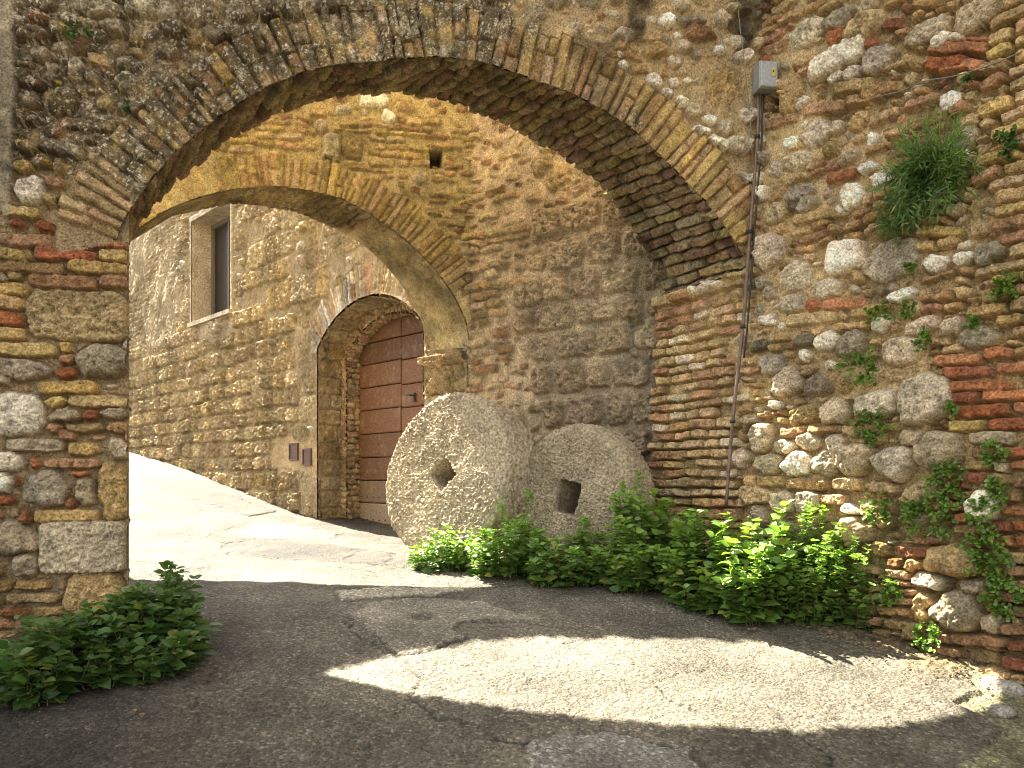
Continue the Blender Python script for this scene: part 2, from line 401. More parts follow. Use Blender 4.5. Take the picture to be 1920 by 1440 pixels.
def build_ground():
    xs = np.concatenate([np.linspace(-60, -15, 12), np.linspace(-14.5, -3.6, 60), np.arange(-3.5, 3.0, .010), np.linspace(3.05, 6, 20), np.linspace(8, 60, 12)])
    ys = np.concatenate([np.linspace(-60, 0, 14), np.linspace(.2, 2.2, 18), np.arange(2.25, 6.2, .008), np.arange(6.2, 10, .014), np.arange(10, 15, .03), np.linspace(15.2, 60, 24)])
    X, Y = np.meshgrid(xs, ys)
    Z = gz(X, Y)
    wx = X+.07*fbm(X, Y, 5, 5, 70, .6); wy_ = Y+.07*fbm(X, Y, 5, 5, 71, .6)
    n1 = fbm(X, Y, .9, 4, 60); n2 = fbm(X, Y, 6, 4, 61); n3 = fbm(X, Y, 50, 2, 62)
    dense = ((X > -3.6) & (X < 3.05) & (Y > 2.2) & (Y < 10))
    Z = Z+.016*n1+.010*n2+.0035*n3*dense
    col = np.array([.135, .122, .10])*(1+.22*n1[..., None]+.22*n2[..., None]+.35*n3[..., None])
    # rougher open aggregate in places
    ag = sstep(.02, .25, fbm(X, Y, 1.1, 3, 64))*dense
    Z = Z+.006*ag*fbm(X, Y, 75, 2, 66)
    def patch(pts, c, dz, blur=.015):
        nonlocal Z, col
        poly = gxy(pts); m = inpoly(wx, wy_, poly); d = dline(wx, wy_, poly+[poly[0]])
        k = np.where(m, sstep(0, blur, d), 0)
        Z = Z+dz*k; cc = np.array(c)*(1+.18*n2[..., None]+.15*n3[..., None])
        col = col*(1-k[..., None])+cc*k[..., None]
        lip = np.exp(-(d/.010)**2)*sstep(-.12, .2, fbm(X, Y, 3, 2, 63)); col = col*(1-.45*lip[..., None]); Z = Z-.008*lip
    patch([(648, 1152), (690, 1132), (810, 1118), (905, 1130), (1015, 1160), (990, 1168), (930, 1160), (865, 1168), (870, 1195), (800, 1215), (742, 1232), (715, 1195)], (.225, .205, .175), .006)
    patch([(985, 1395), (1080, 1378), (1200, 1388), (1290, 1405), (1330, 1440), (1300, 1500), (1010, 1500)], (.20, .195, .18), .005)
    patch([(440, 1002), (470, 985), (560, 988), (640, 1000), (620, 1012), (500, 1012)], (.24, .22, .18), .008)
    patch([(600, 1045), (640, 1033), (668, 1040), (650, 1052)], (.30, .28, .23), .008)
    patch([(250, 880), (420, 925), (520, 960), (470, 970), (330, 925), (250, 905)], (.095, .085, .065), .010)
    patch([(420, 1015), (600, 1018), (740, 1040), (720, 1062), (560, 1050), (430, 1035)], (.085, .075, .06), .008)
    patch([(633, 1113), (720, 1105), (855, 1104), (868, 1110), (800, 1117), (645, 1128)], (.46, .43, .36), .012)
    patch([(1835, 1395), (1900, 1385), (2100, 1380), (2100, 1600), (1800, 1600), (1810, 1440)], (.24, .26, .16), .02)
    # worn wheel tracks and cracks
    for pts, wd in [([(742, 1232), (790, 1272), (762, 1305), (800, 1345), (860, 1352), (905, 1388), (985, 1398), (1012, 1440), (1020, 1520)], .010),
                ([(1455, 1325), (1478, 1370), (1530, 1400), (1560, 1432), (1590, 1480)], .011),
                ([(1060, 1208), (1100, 1203), (1165, 1212), (1200, 1260), (1270, 1320), (1310, 1335)], .006),
                ([(1430, 1290), (1520, 1262), (1580, 1250)], .006), ([(1240, 1280), (1330, 1250), (1420, 1290)], .005),
                ([(650, 1150), (660, 1180), (740, 1232)], .008), ([(870, 1165), (960, 1168), (1130, 1190)], .008),
                ([(480, 1012), (420, 1020), (430, 1040), (560, 1050), (700, 1075), (770, 1060)], .009),
                ([(440, 985), (400, 1000), (330, 1020)], .007), ([(260, 940), (420, 960), (560, 985)], .006),
                ([(380, 1440), (400, 1380), (360, 1320), (395, 1250)], .006)]:
        d = dline(wx+.012*fbm(X, Y, 25, 2, 77), wy_+.012*fbm(X, Y, 25, 2, 78), gxy(pts))
        br = .35+.65*sstep(-.25, .1, fbm(X, Y, 6, 2, 79))
        k = np.exp(-(d/(wd*.8))**2)*br; Z = Z-.011*k; col = col*(1-.75*k[..., None])
    # a dark round hollow
    hx = gxy([(790, 1156)])[0]; d = np.hypot((wx-hx[0])/1.0, (wy_-hx[1])/1.0); k = np.exp(-(d/.10)**4); Z = Z-.012*k; col = col*(1-.6*k[..., None])
    # earth and litter along the foot of the right wall
    base = [tuple(PR.P(u, .8)[:2]) for u in (-.9, 0, 1, 2, 3)]
    d = dline(wx, wy_, base); k = sstep(.34, .06, d+.25*n2)
    ear = np.array([.17, .125, .07])*(1+.5*n2[..., None]+.8*n3[..., None]); col = col*(1-k[..., None])+ear*k[..., None]; Z = Z+.035*k+.012*k*n3
    base = [tuple(PF.P(u, .8)[:2]) for u in (-1.5, 0.05)]
    d = dline(wx, wy_, base); k = sstep(.30, .05, d+.2*n2); col = col*(1-k[..., None])+ear*k[..., None]; Z = Z+.03*k
    # broken asphalt edge at the lower right: earth shows beyond it
    e = gxy([(1690, 1262), (1790, 1262), (1835, 1300), (1800, 1318), (1862, 1345), (1895, 1370), (1835, 1392), (1810, 1440), (1800, 1600), (2300, 1600), (2300, 1262)])
    m = inpoly(wx, wy_, e); k = np.where(m, sstep(0, .02, dline(wx, wy_, e+[e[0]])), 0); mossy = np.array([.20, .19, .12])*(1+.4*n2[..., None]+.5*n3[..., None])
    col = col*(1-k[..., None])+mossy*k[..., None]; Z = Z-.02*k
    # deeper shade at the near left, darkened into the asphalt colour
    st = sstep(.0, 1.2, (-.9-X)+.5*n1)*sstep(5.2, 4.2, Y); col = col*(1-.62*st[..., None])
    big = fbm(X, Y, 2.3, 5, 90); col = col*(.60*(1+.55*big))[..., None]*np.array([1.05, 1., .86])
    far = sstep(4.9, 6.2, Y); col = col*(1.30-.62*far)[..., None]*(1+.5*far*fbm(X, Y, 1.6, 5, 93))[..., None]  # sun brightness balanced in the colour: near road lighter, lane darker
    keep = np.ones((len(ys)-1, len(xs)-1), bool)
    m, t, b = nodes('worn_asphalt')
    tc = t.nodes.new('ShaderNodeTexCoord'); O = tc.outputs['Object']
    a = N(t, 'ShaderNodeAttribute', attribute_name='Col').outputs['Color']
    v = N(t, 'ShaderNodeTexVoronoi', Scale=78.0); t.links.new(O, v.inputs['Vector'])
    n1_ = N(t, 'ShaderNodeTexNoise', Scale=55.0, Detail=6.0, Roughness=.75); t.links.new(O, n1_.inputs['Vector'])
    n0 = N(t, 'ShaderNodeTexNoise', Scale=2.2, Detail=7.0, Roughness=.65); t.links.new(O, n0.inputs['Vector'])
    sp = N(t, 'ShaderNodeSeparateColor'); t.links.new(v.outputs['Color'], sp.inputs[0])
    c = mult(t, a, ramp(t, sp.outputs[0], [(.0, .55), (.6, 1.0), (.88, 1.25), (1.0, 2.2)]), .8)
    c = mult(t, c, ramp(t, n1_.outputs[0], [(.3, .40), (.5, 1.), (.7, 1.6)]), 1.0)
    c = mult(t, c, ramp(t, n0.outputs[0], [(.3, .62), (.5, 1.), (.7, 1.35)]), 1.0)
    t.links.new(c, b.inputs['Base Color']); b.inputs['Roughness'].default_value = .85; b.inputs['Specular IOR Level'].default_value = .3
    md = t.nodes.new('ShaderNodeMath'); md.operation = 'SUBTRACT'; t.links.new(n1_.outputs[0], md.inputs[0]); t.links.new(v.outputs['Distance'], md.inputs[1])
    bp = t.nodes.new('ShaderNodeBump'); bp.inputs['Strength'].default_value = .75; bp.inputs['Distance'].default_value = .008
    t.links.new(md.outputs[0], bp.inputs['Height']); t.links.new(bp.outputs[0], b.inputs['Normal'])
    P = np.stack([X, Y, Z], -1)
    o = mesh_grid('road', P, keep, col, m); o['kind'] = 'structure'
build_ground()

# ------------------------------------------------------------ curve helpers
def smooth_curve(pts, n=400, it=30):
    pts = np.array(pts, float); s = np.r_[0, np.cumsum(np.linalg.norm(np.diff(pts, axis=0), axis=1))]
    q = np.linspace(0, s[-1], n); r = np.stack([np.interp(q, s, pts[:, k]) for k in range(pts.shape[1])], 1)
    for _ in range(it): r[1:-1] = .25*r[:-2]+.5*r[1:-1]+.25*r[2:]
    return r
def arclen(c): return np.r_[0, np.cumsum(np.linalg.norm(np.diff(c, axis=0), axis=1))]
def near(c, U, V):
    """arc length, distance and side of each grid point relative to the curve c (n,2)"""
    L = arclen(c); sh = U.shape; u = U.ravel(); v = V.ravel(); S_ = np.zeros(u.size); R_ = np.zeros(u.size); G = np.zeros(u.size)
    tg = np.gradient(c, axis=0)
    for a in range(0, u.size, 40000):
        d2 = (u[a:a+40000, None]-c[None, :, 0])**2+(v[a:a+40000, None]-c[None, :, 1])**2; k = d2.argmin(1)
        S_[a:a+40000] = L[k]; R_[a:a+40000] = np.sqrt(d2[np.arange(len(k)), k])
        G[a:a+40000] = tg[k, 0]*(v[a:a+40000]-c[k, 1])-tg[k, 1]*(u[a:a+40000]-c[k, 0])
    return S_.reshape(sh), R_.reshape(sh), np.sign(G).reshape(sh)
def ring_bricks(fd, Sx, R, side, th, bw, pal, split=.5, h=.03, mask=None, seed=1, joint=.007):
    """radial bricks round an arch: vectorised over the field"""
    sm = Sx+fd.WU*.6; L = float(Sx.max())
    e = [0.]; r = random.Random(seed)
    while e[-1] < L+.2: e.append(e[-1]+bw*r.uniform(.65, 1.3))
    e = np.array(e); k = np.clip(np.searchsorted(e, sm)-1, 0, len(e)-2)
    n = len(e); cols = np.array([pick(pal) for _ in range(n)]); cols2 = np.array([pick(pal) for _ in range(n)])
    sp = np.array([r.uniform(.35, .65) if r.random() < split else 2. for _ in range(n)])
    thk = th*np.array([r.uniform(.88, 1.1) for _ in range(n)])
    hk = h*np.array([r.uniform(.6, 1.35) for _ in range(n)]); hk2 = h*np.array([r.uniform(.6, 1.35) for _ in range(n)])
    rr = R+fd.WV*.6
    in_ = (side > 0) & (rr < thk[k])
    if mask is not None: in_ &= mask
    d_s = np.minimum(sm-e[k], e[k+1]-sm); d_r = np.minimum(np.abs(rr-sp[k]*thk[k]), np.abs(thk[k]-rr))
    up = rr > sp[k]*thk[k]
    j = joint*(.6+.9*(fd.n1+.5))
    prof = np.clip((np.minimum(d_s, d_r)-j*.5)/.010, 0, 1); prof = np.sqrt(prof)
    hh = np.where(up, hk2[k], hk[k])*prof+.006*fd.n2*prof+.003*fd.n3
    c = np.where(up[..., None], cols2[k], cols[k])*(1+.3*fd.n1+.4*fd.n2+.3*fd.n3)[..., None]
    m = in_ & (prof > .05)
    fd.H = np.where(in_, np.where(m, np.maximum(hh, fd.H), fd.H), fd.H); fd.C = np.where((m & (hh >= fd.H-.001))[..., None], c, fd.C)
    fd.occ |= in_
    return in_
def loft(name, A, B, res, paint, mat, parent, disp=0., flip=False, toward=None, hs=None):
    """surface between two 3-D curves, with a masonry relief"""
    LA = arclen(A); LB = arclen(B); L = max(LA[-1], LB[-1]); D = float(np.median(np.linalg.norm(A-B, axis=1)))
    fd = Field(0, L, 0, D, res, seed=int(L*100) % 40)
    paint(fd, L, D)
    s = np.clip(fd.U/L, 0, 1); t = np.clip(fd.V/D, 0, 1)
    a = np.stack([np.interp(s[0]*LA[-1], LA, A[:, k]) for k in range(3)], -1); b = np.stack([np.interp(s[0]*LB[-1], LB, B[:, k]) for k in range(3)], -1)
    P = a[None]*(1-t[..., None])+b[None]*t[..., None]
    n = np.cross(np.gradient(P, axis=1), np.gradient(P, axis=0)); n /= np.linalg.norm(n, axis=-1, keepdims=True)+1e-9
    if toward is not None:
        if ((np.array(toward)-P)*n).sum(-1).mean() < 0: n = -n
    P = P+n*((fd.H-disp*fd.H.max()*.55)*sstep(-.01, .05, fd.V)*(1-.5*sstep(D-.14, D-.01, fd.V)) if disp else fd.H)[..., None]
    return mesh_grid(name, P, np.ones((P.shape[0]-1, P.shape[1]-1), bool), fd.C, mat, parent, flip)
def prism(name, foot, z0, z1, mat, parent=None, col=None):
    """upright solid over a footprint (plan polygon)"""
    n = len(foot); v = [(x, y, z0) for x, y in foot]+[(x, y, z1 if not hasattr(z1, '__len__') else z1[i]) for i, (x, y) in enumerate(foot)]
    f = [tuple(range(n))[::-1], tuple(range(n, 2*n))]+[(i, (i+1) % n, n+(i+1) % n, n+i) for i in range(n)]
    return raw_mesh(name, v, f, mat, parent, col=col)

# ------------------------------------------------------------ near arch wall
FI = [(222, 452), (232, 425), (250, 392), (300, 324), (350, 272), (425, 215), (500, 168), (580, 137), (640, 125), (740, 117), (830, 112), (890, 118), (990, 152), (1065, 178), (1135, 215), (1180, 245), (1230, 290), (1265, 328), (1315, 377), (1355, 427), (1382, 470), (1404, 508)]
BI = [(205, 515), (222, 485), (245, 450), (305, 366), (380, 302), (430, 262), (520, 215), (640, 181), (740, 175), (850, 194), (890, 212), (935, 230), (990, 260), (1055, 295), (1090, 320), (1120, 346), (1150, 385), (1180, 428), (1215, 478), (1235, 520), (1244, 552)]
arch_wall = empty('arch_wall', (-2.4, 4.7, .8), 'tall wall of grey lichened rubble and brick pierced by the large near brick arch', 'arch wall')

def stones(fd, pl, lst):
    for it in lst:
        x0, y0, x1, y1, pal = it[:5]; kw = dict(it[5]) if len(it) > 5 else {}
        a = pl.at((x0+x1)/2, (y0+y1)/2); l = pl.at(x0, (y0+y1)/2); r = pl.at(x1, (y0+y1)/2); t = pl.at((x0+x1)/2, y0); b = pl.at((x0+x1)/2, y1)
        hw = abs(r[0]-l[0])/2; hh = abs(t[1]-b[1])/2
        kw.setdefault('p', 3.2); kw.setdefault('h', .045); kw.setdefault('edge', .45); kw.setdefault('rough', .010); kw.setdefault('wf', 1.6)
        g_ = 1.10 if kw['p'] < 4.3 else 1.0
        fd.stn(a[0], a[1], hw*g_, hh*g_, pick(pal), **kw)

def build_front():
    res = .0062
    fd = Field(-1.25, 4.35, .55, 5.0, res, mortar=(.33, .27, .18), seed=1, mh=.008)
    P0 = PF.P(fd.U, fd.V); PX, PY = proj(P0)
    cv = PF.uv(smooth_curve(FI, 500, 25)); Sx, R, side = near(cv, fd.U, fd.V)
    Ltot = arclen(cv)[-1]
    poly = [(243, 1600), (243, 456)]+[tuple(p) for p in smooth_curve(FI, 200, 8)]+[(1404, 1600)]
    hole = inpoly(PX, PY, poly)
    side = np.where(hole, -1, 1)
    upm = PY < 470
    # ragged ring of bricks
    ring = ring_bricks(fd, Sx, R, side, .335, .074, 'buff ochre tuff buff yellow ochre', .6, .034, mask=(PY < 458+.18*(PX-222).clip(-200, 0)*-1) & (PY < 520), seed=4)
    big = dict(p=5., h=.035, edge=.2, rough=.008, wf=.8)
    L = [(50, 545, 244, 642, 'tuff', dict(p=6., h=.03, edge=.14, rough=.014, pit=.02)), (147, 645, 246, 712, 'grey', dict(p=2.6, h=.07, edge=.6)),
         (76, 976, 244, 1075, 'grey', dict(p=9., h=.05, edge=.10, wf=.5)), (-20, 980, 74, 1042, 'grey light', dict(p=4)), (18, 1042, 74, 1082, 'grey'),
         (-10, 735, 86, 822, 'white', dict(p=2.6, h=.05)), (-20, 848, 50, 886, 'white'), (-20, 890, 26, 926, 'white'), (46, 880, 132, 952, 'grey', dict(p=4)), (145, 892, 183, 946, 'grey', dict(p=2.4, h=.055)),
         (64, 954, 188, 980, 'yellow ochre', big), (84, 858, 192, 878, 'pink', big), (128, 831, 188, 853, 'yellow', big), (14, 823, 122, 848, 'grey dark', big), (190, 866, 243, 974, 'tuff', dict(p=5, pit=.015)), (206, 822, 244, 864, 'light'),
         (118, 1073, 236, 1155, 'tuff', dict(p=3)), (62, 858, 80, 878, 'red'), (32, 890, 46, 912, 'red'), (-5, 928, 36, 948, 'red'), (128, 928, 150, 952, 'red'), (38, 955, 62, 978, 'red'), (140, 882, 175, 892, 'red'),
         (-30, 534, 63, 556, 'yellow', big), (-30, 557, 50, 582, 'ochre', big), (-30, 585, 48, 612, 'pink red', big), (-30, 614, 50, 638, 'ochre', big), (-30, 643, 110, 669, 'yellow', big), (116, 643, 140, 662, 'yellow', big), (112, 664, 146, 684, 'pink'), (104, 688, 146, 714, 'red', dict(p=4)),
         (-30, 673, 100, 712, 'grey', dict(p=3)), (72, 715, 190, 740, 'yellow', big), (88, 745, 125, 765, 'yellow'), (128, 742, 244, 765, 'tuff', big), (90, 768, 158, 790, 'grey dark'), (160, 768, 192, 788, 'red'), (194, 768, 244, 788, 'grey dark'), (88, 792, 118, 812, 'pink'), (122, 792, 198, 812, 'tuff'), (200, 792, 244, 815, 'yellow ochre'),
         (55, 517, 185, 543, 'pink red', big), (188, 517, 243, 543, 'pink', big), (0, 492, 126, 515, 'yellow ochre', big), (128, 492, 243, 515, 'yellow', big), (0, 468, 62, 490, 'yellow', big), (65, 468, 186, 490, 'pink red', big), (188, 470, 243, 491, 'yellow', big), (0, 442, 130, 466, 'ochre pink', big), (135, 450, 198, 467, 'red', big), (200, 452, 243, 468, 'red', big),
         (8, 390, 78, 412, 'yellow', big), (20, 416, 48, 430, 'red'), (68, 416, 110, 438, 'red'), (112, 412, 165, 438, 'tuff'), (35, 335, 92, 388, 'white', dict(p=2.6, h=.05)), (90, 362, 122, 392, 'tuff pink'), (66, 334, 125, 352, 'pink', big), (100, 300, 122, 334, 'tuff'), (28, 305, 62, 325, 'yellow'), (60, 293, 95, 320, 'yellow'), (35, 262, 74, 290, 'yellow light'), (78, 265, 124, 292, 'grey'), (124, 270, 156, 300, 'light grey'),
         (130, 4, 232, 34, 'light', dict(p=5)), (232, 2, 330, 40, 'light', dict(p=6)), (334, -10, 420, 50, 'grey light', dict(p=4)), (380, 52, 440, 86, 'grey', dict(p=2.6, h=.05)), (290, 92, 344, 115, 'light'), (426, 10, 480, 48, 'grey'), (498, 2, 540, 30, 'pink red'), (538, 12, 572, 40, 'grey'), (482, 30, 535, 45, 'grey'), (574, 2, 640, 30, 'grey light'),
         (52, 25, 94, 48, 'red'), (35, 52, 95, 82, 'pink tuff'), (132, 116, 160, 146, 'light white'), (162, 134, 190, 166, 'light white'), (214, 138, 262, 180, 'light'), (42, 148, 86, 168, 'red'), (300, 42, 348, 70, 'grey light'), (150, 40, 190, 60, 'light'), (96, 40, 130, 75, 'tuff'), (190, 40, 240, 70, 'grey light'),
         (60, 90, 100, 118, 'grey'), (40, 178, 80, 205, 'grey light'), (35, 210, 78, 235, 'pink'), (225, 200, 300, 230, 'grey'),
         (1320, 255, 1362, 292, 'white', dict(p=3)), (1298, 242, 1326, 262, 'white'), (1205, 140, 1240, 172, 'white light'), (1262, 182, 1290, 202, 'white'), (1370, 98, 1405, 124, 'white light'), (1382, 206, 1414, 238, 'white'), (1335, 28, 1368, 55, 'white light'), (1322, 128, 1400, 205, 'tuff yellow', dict(p=3.6, h=.02, pit=.02)), (1360, 10, 1405, 30, 'light'), (1250, 110, 1275, 128, 'light'), (1285, 195, 1310, 225, 'light'), (1340, 228, 1372, 252, 'light'),
         (1360, 255, 1412, 292, 'light grey', dict(p=3)), (1375, 325, 1405, 355, 'light white'), (1230, 170, 1260, 188, 'white'), (1270, 30, 1320, 55, 'grey light'), (1280, 55, 1335, 80, 'pink'), (1205, 90, 1250, 110, 'tuff'), (1148, 60, 1190, 84, 'grey')]
    stones(fd, PF, L)
    out = ~ring & (side > 0)
    fd.courses(out & (PY > 430), .075, (.16, .34), 'ochre yellow pink tuff red grey', h=.028, edge=.25, skip=.06, wf=1.3)
    fd.darts(out & (PX > 1130), (.055, .04, .028), 'white light white', 90, h=.04, gap=1.0)
    fd.darts(out, (.10, .07, .05, .034), 'light grey grey tuff pink', 420, h=.022, rough=.010, wf=2.0)
    fd.courses(out & (fbm(fd.U, fd.V, 1.6, 3, 14) > -.02), .068, (.10, .26), 'ochre tuff pink grey', h=.02, edge=.3, skip=.35, wf=1.8, chj=.3)
    fd.darts(out, (.035, .022), 'pink ochre tuff light', 700, asp=(1.5, 3.2), h=.022, rot=.25)
    n0 = fd.H.copy(), fd.C.copy(); fd.smear(.9, 8, thr=.14, sc=2.2, col=(.42, .345, .215))
    keepr = ring | (PX < 250)
    fd.H = np.where(keepr, n0[0], fd.H); fd.C = np.where(keepr[..., None], n0[1], fd.C)
    # grey lichen film over the upper left of the wall and crown of the ring
    n = fbm(fd.U, fd.V, 1.7, 4, 15); n_b = fbm(fd.U, fd.V, 14, 4, 16)
    film = sstep(1250, 820, PX+300*n)*sstep(470, 300, PY+160*n+60*(PX > 600))
    film = np.clip(film*(.74+1.5*n_b), 0, 1)*.88
    grey = np.array([.075, .068, .050])*(1+1.1*n_b[..., None]+.6*fd.n3[..., None])
    fd.C = fd.C*(1-film[..., None])+grey*film[..., None]
    fd.H += .006*film*n_b
    # soot streaks towards the top right
    st = sstep(.10, .3, fbm(fd.U, fd.V, 2.6, 4, 19))*sstep(180, 20, PY-(PX-1000)*.15)*(PX > 560)
    fd.C = fd.C*(1-.72*st[..., None])
    lich = (film > .35) & (side > 0)
    fd.specks(lich, 6500, .008, [(.48, .46, .40), (.55, .53, .47), (.38, .37, .31)])
    fd.specks(lich, 160, .013, [(.50, .38, .06), (.45, .36, .10)])
    fd.specks(lich, 260, .028, [(.40, .38, .32), (.45, .43, .37)])
    # pale old render strip at the far left edge
    pil = sstep(34, 24, PX+14*n+10*n_b)*sstep(480, 350, PY+60*n)
    fd.C = fd.C*(1-pil[..., None])+(np.array([.26, .24, .19])*(1+.9*n_b[..., None]))*pil[..., None]
    fd.H = fd.H*(1-pil)+(.045+.01*n_b)*pil
    vis = ~hole
    P = PF.P(fd.U, fd.V, fd.H)
    f4 = vis[:-1, :-1] & vis[1:, :-1] & vis[:-1, 1:] & vis[1:, 1:]
    # stop where the right-hand wall comes through
    uc = np.array([PF.at(1380, 900)[0]]); over = fd.U[:-1, :-1] < (uc+.078*(fd.V[:-1, :-1]-1.6)+.10)
    f4 &= over
    rf = ring[:-1, :-1] & f4
    fd.C = fd.C*np.array([1.16, 1.03, .84])
    mesh_grid('masonry_face', P, f4 & ~rf, fd.C, M_MAS, arch_wall)
    mesh_grid('brick_arch_ring', P, rf, fd.C, M_MAS, arch_wall)
    # the soffit
    ca = smooth_curve(FI, 500, 25); cb = smooth_curve(BI, 500, 25)
    A = PF.P(*PF.uv(ca).T, .034); B = PB.P(*PB.uv(cb).T, 0.)
    # match by height on the left, by arc elsewhere
    def paint(f, L_, D_):
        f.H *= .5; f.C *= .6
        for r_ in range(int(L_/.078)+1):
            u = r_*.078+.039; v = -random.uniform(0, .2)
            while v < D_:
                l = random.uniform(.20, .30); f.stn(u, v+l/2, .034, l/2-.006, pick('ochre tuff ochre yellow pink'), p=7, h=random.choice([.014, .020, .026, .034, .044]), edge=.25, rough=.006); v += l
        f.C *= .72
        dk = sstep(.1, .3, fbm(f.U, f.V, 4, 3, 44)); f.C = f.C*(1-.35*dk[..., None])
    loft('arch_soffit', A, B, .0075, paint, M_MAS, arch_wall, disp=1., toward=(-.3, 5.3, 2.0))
    # solid body of the wall: above the arch, and the left pier
    top = 8.2
    n = 60; ia = np.linspace(0, 499, n).astype(int); uvA = PF.uv(ca)[ia]; uvB = PB.uv(cb)[ia]
    v = []; f = []
    def outw(c_, d):
        t_ = np.gradient(c_, axis=0); t_ /= np.linalg.norm(t_, axis=1, keepdims=True); return c_+d*np.stack([-t_[:, 1], t_[:, 0]], 1)
    uvA = outw(uvA, .085); uvB = outw(uvB, .085)
    for k in range(n):
        a = PF.P(uvA[k, 0], uvA[k, 1], -.02); b = PB.P(uvB[k, 0], uvB[k, 1], 0)
        v += [a, b, np.array([a[0], a[1], top]), np.array([b[0], b[1], top])]
    for k in range(n-1):
        i = 4*k; j = i+4
        f += [(i, j, j+1, i+1), (i+2, i+3, j+3, j+2), (i+1, j+1, j+3, i+3), (i, i+2, j+2, j)]
    # front sheet of that body lies 2 cm behind the facing, drop it below the facing's top
    raw_mesh('wall_core', v, f, M_CORE, arch_wall)
    q = lambda pl, px, h=0: tuple(pl.P(pl.at(px, 700)[0], 0, h)[:2])
    a = q(PF, 240, -.02); b = PB.P(PB.at(205, 700)[0]-.02, 0)[:2]; d = -FD
    prism('pier_core', [a, tuple(b), tuple(np.array(b)+d*6), tuple(np.array(a)+d*6)], .2, top, M_CORE, arch_wall)
    # upper and side face beyond the detailed part
    e = PF.P(fd.u0, 0, 0)[:2]
    prism('upper_wall', [tuple(PF.P(-7, 0, .02)[:2]), tuple(PF.P(3.95, 0, .02)[:2]), tuple(PB.P(.3, 0, -.01)[:2]), tuple(PB.P(-9, 0, -.01)[:2])], 4.99, top, M_CORE, arch_wall)
    prism('side_wall', [tuple(PF.P(-7, 0, .02)[:2]), tuple(PF.P(-1.24, 0, .02)[:2]), tuple(PF.P(-1.24, 0, -.3)[:2]), tuple(PF.P(-7, 0, -.3)[:2])], .2, 4.99, M_CORE, arch_wall)
build_front()

